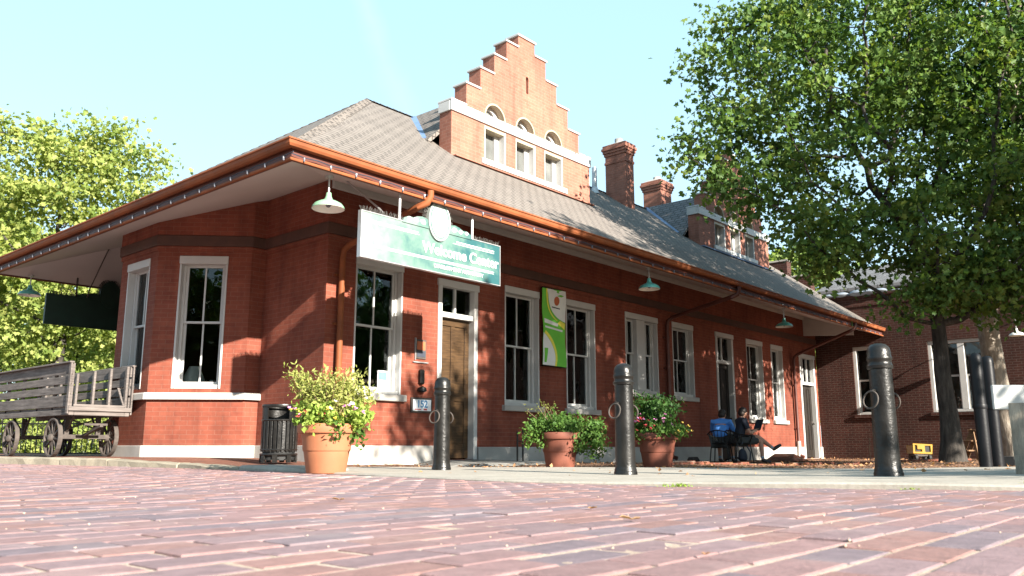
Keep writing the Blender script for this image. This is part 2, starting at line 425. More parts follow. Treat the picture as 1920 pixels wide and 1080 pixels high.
def dup(root, loc, rz, label, group=None):
    r = root.copy(); COL.objects.link(r); r.location = loc; r.rotation_euler = (0, 0, rz); r['label'] = label
    if group: r['group'] = group
    for ch in list(root.children):
        c = ch.copy(); COL.objects.link(c); c.parent = r
        for g in list(ch.children):
            d = g.copy(); COL.objects.link(d); d.parent = c
    return r

def S(x, a, b):
    t = min(1, max(0, (x - a) / (b - a))); return t * t * (3 - 2 * t)

def lerp_tab(tab, y):
    for (a, xa), (b, xb) in zip(tab, tab[1:]):
        if y <= b: return xa + (xb - xa) * max(0, min(1, (y - a) / (b - a)))
    return tab[-1][1]

def text_mesh(name, txt, size, mat, parent, to_local, ext=.006, off=0., align='CENTER', sx=1.):
    """lettering turned into a mesh; to_local maps (u, v, depth) into the parent's space"""
    cu = bpy.data.curves.new(name, 'FONT'); cu.body = txt; cu.size = size; cu.extrude = ext; cu.align_x = align; cu.align_y = 'CENTER'; cu.offset = off
    t = bpy.data.objects.new(name, cu); COL.objects.link(t)
    dg = bpy.context.evaluated_depsgraph_get(); dg.update()
    me = bpy.data.meshes.new_from_object(t.evaluated_get(dg)); bpy.data.objects.remove(t)
    for v in me.vertices: v.co = Vector(to_local(v.co.x * sx, v.co.y, v.co.z))
    me.materials.clear(); me.materials.append(mat)
    o = bpy.data.objects.new(name, me); COL.objects.link(o); o.parent = parent; return o
# ------------------------------------------------------------------ light and sky
SX, TZ = .15, .42                                  # sunlight travels (+.15, +1, -.42)
L = Vector((SX, 1, -TZ)).normalized()
sun_d = bpy.data.lights.new('sun', 'SUN'); sun_d.energy = 5.0; sun_d.angle = R(.5); sun_d.color = (1, .93, .82)
sun = bpy.data.objects.new('sun', sun_d); COL.objects.link(sun); sun.rotation_euler = L.to_track_quat('-Z', 'Y').to_euler(); sun.location = (-10, -40, 30)
w = bpy.data.worlds.new('World'); scene.world = w; w.use_nodes = True
nt = w.node_tree; nt.nodes.clear()
sky = nt.nodes.new('ShaderNodeTexSky'); sky.sky_type = 'NISHITA'; sky.sun_disc = False
sky.sun_elevation = math.asin(-L.z); sky.sun_rotation = math.atan2(-L.x, -L.y) % (2 * math.pi)
sky.air_density = 1.0; sky.dust_density = .5; sky.ozone_density = 1.0; sky.altitude = 200
bg = nt.nodes.new('ShaderNodeBackground'); bg.inputs[1].default_value = .05
wo = nt.nodes.new('ShaderNodeOutputWorld')
tc = nt.nodes.new('ShaderNodeTexCoord')
# a thin wisp of cirrus crossing the sky: a band round a great circle, broken up by noise
def view_dir(px, py):
    f = FH * math.cos(PITCH) + Vector((0, 0, math.sin(PITCH))); u = RH.cross(f)
    return (f + RH * ((px - 960) / FPX) - u * ((py - 540) / FPX)).normalized()
da, db = view_dir(650, -60), view_dir(770, 230)
gn = da.cross(db).normalized(); mid = (da + db).normalized()
def dotn(vec):
    d = nt.nodes.new('ShaderNodeVectorMath'); d.operation = 'DOT_PRODUCT'; d.inputs[1].default_value = vec; nt.links.new(tc.outputs['Generated'], d.inputs[0]); return d.outputs['Value']
def mathn(op, a, b=None, c=None):
    m = nt.nodes.new('ShaderNodeMath'); m.operation = op
    for i, v in enumerate((a, b, c)):
        if v is None: continue
        if isinstance(v, (int, float)): m.inputs[i].default_value = v
        else: nt.links.new(v, m.inputs[i])
    return m.outputs[0]
wob = mathn('MULTIPLY_ADD', noise(nt, tc.outputs['Generated'], 9, 3), .05, -.025)
dist = mathn('ADD', dotn(gn), wob)
band = mathn('SMOOTH_MIN', 1, mathn('MAXIMUM', 0, mathn('SUBTRACT', 1, mathn('ABSOLUTE', mathn('DIVIDE', dist, .019)))), .1)
along = mathn('MAXIMUM', 0, mathn('MULTIPLY_ADD', dotn(mid), 1 / (1 - math.cos(.17)), 1 - 1 / (1 - math.cos(.17))))
wisp = mathn('MULTIPLY', mathn('MULTIPLY', band, along), mathn('MULTIPLY', noise(nt, tc.outputs['Generated'], 16, 6, .6), 1.1))
veil = mixc(nt, 1., mixc(nt, 1., sky.outputs[0], (.5, .5, .5), 'MULTIPLY'), (2.3, 3.85, 4.7), 'ADD')            # thin bright high haze over the whole sky
sepz = nt.nodes.new('ShaderNodeSeparateXYZ'); nt.links.new(tc.outputs['Generated'], sepz.inputs[0])
low = mathn('MULTIPLY', mathn('POWER', mathn('SUBTRACT', 1, mathn('ABSOLUTE', sepz.outputs[2])), 3), .42)      # haze thickens towards the horizon
veil = mixc(nt, low, veil, (6.2, 6.9, 7.1))
skyc = mixc(nt, wisp, veil, (3.9, 4.9, 5.6))
nt.links.new(skyc, bg.inputs[0]); nt.links.new(bg.outputs[0], wo.inputs[0])
scene.view_settings.view_transform = 'Standard'; scene.view_settings.look = 'None'
scene.view_settings.exposure = EXPOSURE; scene.view_settings.gamma = 1

# ------------------------------------------------------------------ ground levels
def gz(x, y):
    return (-.012 + .09 * S(y, 8.2, 12) * (1 - S(x, 7, 9)) + .035 * (1 - S(y, 1.4, 3.6)) * (1 - S(x, 10, 16)) - .07 * S(x, 11, 14.5) * S(y, 3.5, 6.5))
KERB = [(-8, 6.6), (-1.5, 5.6), (.96, 5.14), (3.05, 4.77), (4, 4.6), (5.6, 4.75), (7, 4.95), (8.9, 5.15), (10.4, 5.0), (13.4, 4.2), (16, 3.3), (22, 1.5), (34, -3)]
FAR = [(-8, 12.5), (-1, 11.2), (1.93, 10.1), (3.75, 9.1), (5.45, 8.4), (6.6, 7.5), (7.8, 6.6), (8.5, 6.0)]
def xc(y): return lerp_tab(KERB, y)
def xf(y): return lerp_tab(FAR, y)
def sz(x, y):                                                        # the street is cambered: it rises towards its middle
    s = min(1., max(0., (xc(y) - x) / 5.2))
    return -.03 + .03 * (1 - S(y, 0, 3)) * (1 - s) + .02 * S(y, 9, 14) + .07 * (1 - (1 - s) ** 2) * (1 - S(y, 5, 11))

g = MB(); NG = 60
q = [-600, -250, -100, -50] + [i * 2 - 30 for i in range(46)] + [90, 150, 300, 700]
q = sorted(set(q)); n = len(q)
g.add([(x, y, -.22) for x in q for y in q], [(i * n + j, (i + 1) * n + j, (i + 1) * n + j + 1, i * n + j + 1) for i in range(n - 1) for j in range(n - 1)])
tag(g.build('ground', M['earth'], smooth=True), kind='structure')

def strip(name, mat, ys, xa, xb, zf, nx, kind='structure', noise_amp=0., skirt=False):
    b = MB(); vs = []
    for y in ys:
        a, c = xa(y), xb(y)
        for i in range(nx + 1):
            x = a + (c - a) * i / nx; vs.append((x, y, zf(x, y) + rng.uniform(-1, 1) * noise_amp))
    k = nx + 1; b.add(vs, [(r * k + i, r * k + i + 1, (r + 1) * k + i + 1, (r + 1) * k + i) for r in range(len(ys) - 1) for i in range(nx)])
    if skirt:
        m_ = len(ys); e = [vs[r * k] for r in range(m_)]; b.add([(x, y, z) for x, y, z in e] + [(x - .015, y, z - .012) for x, y, z in e] + [(x - .015, y, z - .15) for x, y, z in e], [(q_ * m_ + r, q_ * m_ + r + 1, q_ * m_ + m_ + r + 1, q_ * m_ + m_ + r) for q_ in (0, 1) for r in range(m_ - 1)])
    o = b.build(name, mat, smooth=True)
    return tag(o, kind=kind)
fr_ = lambda a, b, s: [a + (b - a) * i / s for i in range(s + 1)]
strip('planting_bed', M['mulch'], fr_(-8, 24, 96), lambda y: xc(y) + .15, lambda y: 30., lambda x, y: gz(x, y) - .03, 110, noise_amp=.012)
strip('sidewalk', M['concrete'], fr_(-8, 8.5, 50), lambda y: xc(y), xf, gz, 14, skirt=True)
strip('station_platform', M['platform'], fr_(8.55, 24, 40), lambda y: xc(y) + .08, lambda y: 7.2 if y > 9.6 else 6.8, gz, 8)

# street: every brick is modelled, bedded in sand
def add_bricks():
    vs, fs, tone = [], [], []
    ny0, ny1 = -30, 209
    for j in range(ny0, ny1):
        y = j * .109; x0 = (j % 2) * .105 + rng.uniform(-.012, .012)
        xe = xc(y)
        i0 = int(math.floor(((-3.2 if y < 6 else -6 + .0) - x0) / .211))
        for i in range(i0, 60):
            x = x0 + i * .211
            if x + .04 > xe - .02: break
            cut = min(.2025, xe - .02 - x)
            if (Vector((x, y, 0)).dot(FH)) < .3: continue
            hx, hy = (cut - .003 + rng.uniform(-.006, .003)) / 2, (.0975 + rng.uniform(-.005, .003)) / 2
            cx, cy = x + cut / 2 + rng.uniform(-.002, .002), y + rng.uniform(-.002, .002)
            rot = rng.uniform(-.02, .02); c, s = math.cos(rot), math.sin(rot)
            z = sz(cx, cy) + rng.gauss(0, .0011); tx, ty = rng.gauss(0, .0035), rng.gauss(0, .0045)
            b = .0032; k = len(vs)
            for (ax, ay, dz) in ((-hx, -hy, -.02), (hx, -hy, -.02), (hx, hy, -.02), (-hx, hy, -.02), (-hx, -hy, -.0018), (hx, -hy, -.0018), (hx, hy, -.0018), (-hx, hy, -.0018),
                                 (-hx + b, -hy + b, 0), (hx - b, -hy + b, 0), (hx - b, hy - b, 0), (-hx + b, hy - b, 0)):
                vs.append((cx + ax * c - ay * s, cy + ax * s + ay * c, z + dz + ax * tx + ay * ty))
            fs += [(k + 8, k + 9, k + 10, k + 11)]
            for a in range(4):
                d = (a + 1) % 4; fs += [(k + a, k + d, k + 4 + d, k + 4 + a), (k + 4 + a, k + 4 + d, k + 8 + d, k + 8 + a)]
            r = rng.random(); v = rng.uniform(.82, 1.0)
            if r < .22: t = (.255, .145, .130)
            elif r < .58: t = (.245, .150, .147)
            elif r < .86: t = (.225, .152, .158)
            else: t = (.185, .14, .155)
            # salt-stained patches near the kerb
            if math.hypot((cx - 4.1) / .7, (cy - 5.6) / .35) < 1 and rng.random() < .6 or math.hypot((cx - 3.9) / .3, (cy - 4.5) / .22) < 1 and rng.random() < .6: t = (.42, .37, .33)
            tone.append((t[0] * v, t[1] * v, t[2] * v, 1))
    me = bpy.data.meshes.new('street'); me.from_pydata(vs, [], fs)
    ca = me.color_attributes.new('tone', 'FLOAT_COLOR', 'POINT')
    ca.data.foreach_set('color', np.repeat(np.array(tone, 'f'), 12, axis=0).ravel())
    me.materials.append(M['paver']); me.materials.append(M['sand'])
    return me
me = add_bricks()
o = bpy.data.objects.new('street', me); COL.objects.link(o); tag(o, kind='structure')
# sand bed: level wanders, so some joints brim over and others are hollow
b = MB(); ys = fr_(-3.2, 7.2, 260) + fr_(7.35, 24, 110)
vs = []; nx = 190
for y in ys:
    xe = xc(y) + .06; xs0 = -3.4 if y < 7 else -6.3
    for i in range(nx + 1):
        x = xs0 + (xe - xs0) * (i / nx)
        h = .0007 * math.sin(x * 2.3 + 1.7 * math.sin(y * 1.9)) * math.sin(y * 2.9 + x) + rng.uniform(-.0009, .0009)
        vs.append((x, y, sz(x, y) - .0031 + h))
k = nx + 1
b.add(vs, [(r * k + i, r * k + i + 1, (r + 1) * k + i + 1, (r + 1) * k + i) for r in range(len(ys) - 1) for i in range(nx)])
tag(b.build('street_sand', M['sand'], smooth=True), kind='structure')
b = MB(); b.add([(x, y, -.06) for x, y in ((-300, -60), (-3.2, -60), (-3.2, 60), (-300, 60))], [(0, 1, 2, 3)])
b.add([(x, y, -.06) for x, y in ((-3.2, -60), (8, -60), (7, -3.1), (-3.2, -3.1))], [(0, 1, 2, 3)])
tag(b.build('street_beyond', M['platform']), kind='structure')

# kerb of rough granite lengths
k = MB(); y = 7.25
while y < 26:
    ln = rng.uniform(.8, 1.5); y2 = y + ln
    a, c = xc(y), xc(y2 - .02); t = .02 + .0 * y
    h0, h1 = gz(a + .2, y) + .012 * rng.random(), gz(c + .2, y2) + .012 * rng.random()
    P = [(a - .02, y), (a + .13, y), (c + .13, y2 - .02), (c - .02, y2 - .02)]
    sub = 7; vs = []; fs = []
    for i in range(sub + 1):
        f = i / sub; xx = a + (c - a) * f; yy = y + (y2 - .02 - y) * f; hh = h0 + (h1 - h0) * f
        j = lambda s: rng.uniform(-s, s)
        vs += [(xx - .03 + j(.008), yy, -.12), (xx - .03 + j(.012), yy, hh - .02 + j(.008)), (xx + .0 + j(.008), yy, hh + j(.006)), (xx + .14, yy, hh + j(.005)), (xx + .14, yy, -.12)]
    for i in range(sub):
        for q_ in range(5):
            q2 = (q_ + 1) % 5; fs.append((i * 5 + q_, i * 5 + q2, (i + 1) * 5 + q2, (i + 1) * 5 + q_))
    fs += [(0, 1, 2, 3, 4), tuple(sub * 5 + i for i in range(5))]
    k.add(vs, fs); y = y2
tag(k.build('kerb', M['kerb']), kind='structure')
# smooth concrete corner piece of the kerb
k = MB(); pts = [(6.9, .0), (7.3, .02), (7.8, .03), (8.4, .03)]
vs = []; fs = []
for y, dz in pts:
    x = xc(y); z = gz(x, y) + .02 + dz * .5
    vs += [(x - .05, y, -.1), (x - .05, y, z - .02), (x - .02, y, z), (x + .45, y, z), (x + .45, y, -.1)]
for i in range(len(pts) - 1):
    for q_ in range(5): fs.append((i * 5 + q_, i * 5 + (q_ + 1) % 5, (i + 1) * 5 + (q_ + 1) % 5, (i + 1) * 5 + q_))
fs += [(0, 1, 2, 3, 4), tuple((len(pts) - 1) * 5 + i for i in range(5))]
k.add(vs, fs); tag(k.build('kerb_corner', M['concrete'], bevel=.01), kind='structure')

# ------------------------------------------------------------------ the station
X0, XR, YF, YB, YC = 6.9, 24.6, 9.5, 14.9, 12.2
EX, EY, EYB, EZ, RZ, PX = 4.95, 7.55, 16.85, 3.5, 6.89, 9.62
ROOT = Vector((X0, YF, 0))
st = thing('train_station', 'old red brick train station with two stepped gables and a wide white-soffited eave', 'station', ROOT)
def sp(mb, name, mat, parent=None, **kw): return mb.build(name, M[mat], parent if parent is not None else st, root=ROOT, **kw)
FF = Fr((0, YF, 0), (1, 0, 0), (0, -1, 0))                          # facade, u = x
FE = Fr((X0, 0, 0), (0, -1, 0), (-1, 0, 0))                         # end wall, u = -y

# windows: (x0, x1, z0, z1, sash columns)
WINS = [(7.41, 8.32, .98, 2.97, 1), (10.66, 11.60, .92, 3.0, 1), (12.40, 13.34, .92, 2.99, 1), (14.41, 15.68, 1.33, 2.99, 2), (16.30, 17.24, 1.33, 2.99, 1), (19.98, 20.93, .92, 2.96, 1), (21.45, 22.2, .92, 2.95, 1)]
DOORS = [(9.06, 9.97, .02, 2.88, 1), (18.32, 19.22, -.08, 2.97, 1), (23.33, 24.42, -.1, 2.86, 3)]
rect = lambda a, b, c, d: [(a, c), (b, c), (b, d), (a, d)]
b = MB(); b.plate(FF, rect(X0, XR, -.2, 4.05), [rect(*w_[:4]) for w_ in WINS] + [rect(d[0], d[1], d[2], d[3]) for d in DOORS], -.30, 0)
sp(b, 'wall', 'brick')
b = MB(); b.plate(FE, rect(-11.07, -YF - .301, -.2, 4.05), [], -.3, 0); b.plate(FE, rect(-YB, -14.23, -.2, 4.05), [], -.3, 0)
b.fbox(XY, X0, XR, YB - .3, YB, -.2, 4.05)
sp(b, 'wall', 'brick')
b = MB(); b.box(X0 + .31, XR - .05, YF + .31, YB - .31, -.12, -.06); b.box(X0 + .4, XR - .05, 12.0, 12.1, -.06, 4.0); b.box(X0 + .35, XR - .05, YF + .35, YB - .35, 3.6, 3.65)
for x in (10.3, 13.9, 17.8, 21.2): b.box(x, x + .1, YF + .35, 12.0, -.06, 3.6)
sp(b, 'interior_wall', 'inside')

# bay on the end wall
BP = [(X0, 11.07), (6.66, 11.07), (5.68, 12.05), (5.68, 13.25), (6.66, 14.23), (X0, 14.23)]
def bay_frames():
    out = []
    for a, c in zip(BP, BP[1:]):
        t = Vector((a[0] - c[0], a[1] - c[1], 0)); ln = t.length; t.normalize(); n = Vector((t.y, -t.x, 0))
        if n.dot(Vector((a[0] + c[0], a[1] + c[1], 0)) / 2 - Vector((7.5, 12.65, 0))) < 0: n = -n
        out.append((Fr((c[0], c[1], 0), t, n), ln))
    return out
BF = bay_frames()
BW = {1: (.33, 1.04, 1.06, 3.05), 2: (.24, .97, 1.06, 3.04), 3: (.35, 1.04, 1.06, 3.05)}
BWINS = []
b = MB()
for i, (fr, ln) in enumerate(BF):
    hole = []
    if i in BW: hole = [rect(*BW[i])]; BWINS.append((fr, BW[i]))
    b.plate(fr, rect(0, ln, -.2, 3.95), hole, -.22, 0)
sp(b, 'bay_wall', 'brick')
def offset_path(poly, o):
    """offset an open plan path outwards from the building"""
    out = []
    for i, p in enumerate(poly):
        ns = []
        for a, c in ((i - 1, i), (i, i + 1)):
            if a < 0 or c >= len(poly): continue
            d = Vector((poly[c][0] - poly[a][0], poly[c][1] - poly[a][1])).normalized(); ns.append(Vector((d.y, -d.x)) * -1)
        m = ns[0] if len(ns) == 1 else (ns[0] + ns[1]) / (1 + ns[0].dot(ns[1]))
        out.append(((p[0], p[1]), (m.x * o, m.y * o)))
    return out
WALK = [(XR, YF), (X0, YF)] + BP + [(X0, YB), (XR, YB)]
def course(pts, z0, z1, out, name, mat, inn=-.02, parent=None, bev=.008):
    path = offset_path(pts, 1); pa = [(p, d) for p, d in path]
    # outward is to the left of travel along WALK reversed; flip if it points inside
    if (pa[0][1][1] > 0 and pts[0][1] == YF) : pa = [(p, (-d[0], -d[1])) for p, d in pa]
    b = MB(); b.sweep(pa, [(inn, z0), (out, z0), (out, z1), (inn, z1)]); return sp(b, name, mat, parent, bevel=bev)
gaps = [XR] + sum([[d[1] + .02, d[0] - .02] for d in DOORS[::-1]], [])
segs = list(zip(gaps[::2], gaps[1::2]))
for i, (a, c) in enumerate([(XR, 24.44), (23.31, 19.24), (18.30, 9.99)]):
    course([(a, YF), (c, YF)], -.2, .22, .045, 'plinth', 'stone')
course([(9.04, YF), (X0, YF)] + BP + [(X0, YB), (XR, YB)], -.2, .24, .045, 'plinth', 'stone')
course(WALK, 3.20, 3.36, .05, 'frieze', 'frieze')
course(WALK, 3.36, 3.98, .035, 'upper_wall', 'brick', inn=.002)
course(WALK, 3.13, 3.20, .025, 'corbel', 'brick')
pa = [(X0 - .002, 11.07)] + BP[1:-1] + [(X0 - .002, 14.23)]
path = offset_path(pa, 1); path = [(p, (-d[0], -d[1])) if (Vector((p[0] + d[0] * .1, p[1] + d[1] * .1)) - Vector((7.4, 12.65))).length < (Vector(p) - Vector((7.4, 12.65))).length else (p, d) for p, d in path]
b = MB(); b.sweep(path, [(-.02, .90), (.07, .90), (.07, .98), (.05, 1.0), (-.02, 1.0)]); sp(b, 'bay_sill', 'stone')

def window(fr, u0, u1, z0, z1, cols=1, sill=True, parent=None, head=.12):
    """double-hung window: casing, two sashes with a centre bar, panes, stone sill"""
    cs = .072; b = MB()
    b.fbox(fr, u0 + .001, u0 + .03, -.21, .006, z0, z1 - head); b.fbox(fr, u1 - .03, u1 - .001, -.21, .006, z0, z1 - head)      # jamb linings, full depth
    b.fbox(fr, u0 + .03, u0 + cs, -.20, -.10, z0, z1 - head); b.fbox(fr, u1 - cs, u1 - .03, -.20, -.10, z0, z1 - head)
    b.fbox(fr, u0 - .005, u1 + .005, -.21, .02, z1 - head, z1); b.fbox(fr, u0 + .03, u1 - .03, -.20, -.03, z0, z0 + .06)
    ui, uo = u0 + cs, u1 - cs
    spans = [(ui, uo)]
    if cols == 2:
        m = (ui + uo) / 2; b.fbox(fr, m - .16, m + .16, -.20, -.02, z0 + .06, z1 - head); spans = [(ui, m - .16), (m + .16, uo)]
    w_ = sp(b, 'window', 'white', parent, bevel=.005)
    za, zb = z0 + .06, z1 - head; zm = za + (zb - za) * .52
    for a, c in spans:
        for lo, hi, o in ((za, zm + .02, -.165), (zm - .02, zb, -.125)):
            s = MB(); r = .036; m = (a + c) / 2
            s.fbox(fr, a, a + r, o - .03, o, lo, hi); s.fbox(fr, c - r, c, o - .03, o, lo, hi)
            s.fbox(fr, a + r, c - r, o - .03, o, hi - r, hi); s.fbox(fr, a + r, c - r, o - .03, o, lo, lo + r * (1.4 if lo == za else .9))
            s.fbox(fr, m - .012, m + .012, o - .024, o - .004, lo + r, hi - r)
            sp(s, 'sash', 'white', w_)
            g_ = MB(); g_.fbox(fr, a + r * .6, c - r * .6, o - .018, o - .013, lo + r * .6, hi - r * .6); sp(g_, 'pane', 'glass', w_)
    if sill:
        s = MB(); s.fbox(fr, u0 - .07, u1 + .07, -.21, .075, z0 - .10, z0 - .001); sp(s, 'sill', 'stone', w_, bevel=.01)
    return w_
for w_ in WINS: window(FF, *w_)
for fr, w_ in BWINS: window(fr, *w_, sill=False)

def door(u0, u1, z0, z1, lites, leaf_top, handle_side=1, two=False, wood='blackwood'):
    fr = FF; cs = .085; b = MB()
    b.fbox(fr, u0, u0 + cs, -.18, .02, z0, z1 - .11); b.fbox(fr, u1 - cs, u1, -.18, .02, z0, z1 - .11)
    b.fbox(fr, u0 - .02, u1 + .02, -.18, .035, z1 - .11, z1); b.fbox(fr, u0 + cs, u1 - cs, -.16, -.01, leaf_top, leaf_top + .085)
    ui, uo = u0 + cs, u1 - cs; zt0, zt1 = leaf_top + .085, z1 - .11
    for i in range(1, lites if lites > 1 else 2):
        m = ui + (uo - ui) * i / (lites if lites > 1 else 2); b.fbox(fr, m - .018, m + .018, -.12, -.06, zt0, zt1)
    d = sp(b, 'door', 'white', bevel=.005)
    g_ = MB(); g_.fbox(fr, ui, uo, -.10, -.094, zt0, zt1); sp(g_, 'transom', 'glass', d)
    l = MB(); lw = uo - ui; zt = leaf_top; o0, o1 = -.15, -.105
    halves = [(ui, uo)] if not two else [(ui, (ui + uo) / 2 - .004), ((ui + uo) / 2 + .004, uo)]
    for a, c in halves:
        st_ = .1; rails = [z0 + .02, z0 + .24, z0 + .92, z0 + 1.04, zt - .12, zt]
        l.fbox(fr, a, c, o0, o1 - .022, z0 + .02, zt)
        l.fbox(fr, a, a + st_, o1 - .02, o1, z0 + .02, zt); l.fbox(fr, c - st_, c, o1 - .02, o1, z0 + .02, zt)
        m = (a + c) / 2; l.fbox(fr, m - .045, m + .045, o1 - .02, o1 - .001, z0 + .24, zt - .12)
        for z_0, z_1 in ((rails[0], rails[1]), (rails[2], rails[3]), (rails[4], rails[5])): l.fbox(fr, a + st_, c - st_, o1 - .02, o1 - .0005, z_0, z_1)
    sp(l, 'door_leaf', wood, d, bevel=.006)
    h = MB(); hu = uo - .07 if handle_side > 0 else ui + .07
    p = fr.P(hu, -.05, z0 + .98); h.ball(p, .03, 10, 6); h.fbox(fr, hu - .02, hu + .02, -.106, -.098, z0 + .88, z0 + 1.06); h.tube([fr.P(hu, -.1, z0 + .98), p], .011, 6)
    sp(h, 'handle', 'rust', d, smooth=True)
    s = MB(); s.fbox(fr, u0, u1, -.3, .05, z0 - .12, z0 - .002); sp(s, 'threshold', 'stone', d)
door(*DOORS[0], 2.27, -1, False, 'darkwood'); door(*DOORS[1], 2.22); door(*DOORS[2], 1.98, 1, True)

# roof
b = MB()
C_ = [(EX - .05, EY - .05, EZ - .02), (EX - .05, EYB + .05, EZ - .02), (XR, EYB + .05, EZ - .02), (XR, EY - .05, EZ - .02), (PX, YC, RZ), (XR, YC, RZ)]
dn = [(x, y, z - .04) for x, y, z in C_]
b.add(C_ + dn, [(3, 0, 4, 5), (0, 1, 4), (1, 2, 5, 4), (9, 11, 10, 6), (6, 10, 7), (7, 10, 11, 8), (0, 3, 9, 6), (1, 0, 6, 7), (2, 1, 7, 8)])
roof = sp(b, 'roof', 'shingle')
b = MB()
for (p, q_) in (((EX, EY, EZ), (PX, YC, RZ)), ((EX, EYB, EZ), (PX, YC, RZ)), ((PX, YC, RZ), (XR, YC, RZ))):
    p, q_ = Vector(p), Vector(q_); n_ = int((q_ - p).length / .17); d = (q_ - p) / n_
    for i in range(n_):
        a = p + d * i; c = a + d * 1.05; up = Vector((0, 0, 1)); side = d.cross(up).normalized() * .12
        z0, z1 = .03, .022
        vs = [a - side + up * (z0 - .075), a + up * z0 * 1.0, a + side + up * (z0 - .075), c - side + up * (z1 - .08), c + up * z1 * .6, c + side + up * (z1 - .08)]
        b.add(vs, [(0, 1, 4, 3), (1, 2, 5, 4), (0, 2, 1)])
sp(b, 'ridge_cap', 'shingle', roof)

# sloped soffit, fascia, gutter all round
SZ0, SZ1, FI = 3.33, 4.0, .03
b = MB(); A = [(EX + FI, EY + FI), (EX + FI, EYB - FI), (XR, EYB - FI), (XR, EY + FI)]; B = [(X0 - .1, YF - .1 + .13), (X0 - .1, YB + .0), (XR, YB), (XR, YF)]
B = [(X0 + .03, YF + .03), (X0 + .03, YB - .03), (XR, YB - .03), (XR, YF + .03)]
vs = [(x, y, SZ0) for x, y in A] + [(x, y, SZ1) for x, y in B] + [(x, y, SZ0 + .012) for x, y in A] + [(x, y, SZ1 + .012) for x, y in B]
fs = []
for i, j in ((3, 0), (0, 1), (1, 2)): fs += [(i, j, j + 4, i + 4), (i + 8, i + 12, j + 12, j + 8)]
b.add(vs, fs); sp(b, 'soffit', 'soffit')
# a white bed mould where the soffit meets the walls
course([(XR, YF), (X0, YF)], 3.86, 3.98, .075, 'bed_mould', 'white')
b = MB(); b.plate(Fr((23.7, 0, 0), (0, -1, 0), (-1, 0, 0)), [(-YF, 3.40), (-8.05, 3.30), (-8.05, 3.48), (-YF, 3.97)], [], -.06, 0); sp(b, 'eave_end_board', 'white')
def eave(prof, name, mat, **kw):
    s2 = 1
    path = [((XR, EY), (0, -1)), ((EX, EY), (-1, -1)), ((EX, EYB), (-1, 1)), ((XR, EYB), (0, 1))]
    b = MB(); b.sweep(path, prof); return sp(b, name, mat, **kw)
eave([(-.03, 3.31), (0, 3.31), (0, 3.462), (-.03, 3.462)], 'fascia', 'fascia')
gp = [(.004, 3.445), (.05, 3.432), (.082, 3.445), (.098, 3.472), (.100, 3.508), (.114, 3.514), (.111, 3.533), (.088, 3.531), (.086, 3.48), (.066, 3.458), (.004, 3.455)]
gut = eave(gp, 'gutter', 'copper')
eave([(.001, 3.305), (.030, 3.305), (.034, 3.318), (.030, 3.335), (.001, 3.335)], 'eave_trim', 'copper')

# downspouts: from the gutter back to the wall, then down
def downspout(xg, xw, dy, z_wall, z_bot, mt='copper'):
    b = MB(); y0 = EY - .05
    b.tube([(xg, y0, 3.43), (xg, y0, 3.36), (xg - .03, y0 + .02, 3.27), (xg - .10, y0 + .1, 3.22), (xw + .04, YF - .20, z_wall + .05), (xw, YF - .11, z_wall - .03), (xw, YF - .085, z_wall - .14), (xw, YF - .085, z_bot + .16), (xw, YF - .12, z_bot + .06), (xw, YF - .22, z_bot + .03)], .045, 10)
    for z in (z_wall - .4, 1.9, .7): b.tube([(xw, YF - .085, z), (xw, YF - .085, z + .03)], .051, 10); b.box(xw - .07, xw + .07, YF - .04, YF + .002, z, z + .03)
    sp(b, 'downspout', mt, smooth=True)
downspout(6.99, 7.10, 0, 3.0, .0); downspout(15.58, 15.95, 0, 2.98, -.05, 'fascia'); downspout(22.3, 22.75, 0, 2.72, -.08, 'fascia')  # far two take the dark fascia colour, painting in the shade they stand in
b = MB(); b.tube([(22.75, YF - .085, -.1), (22.75, YF - .085, .38)], .06, 10); sp(b, 'downspout_boot', 'stone', smooth=True)

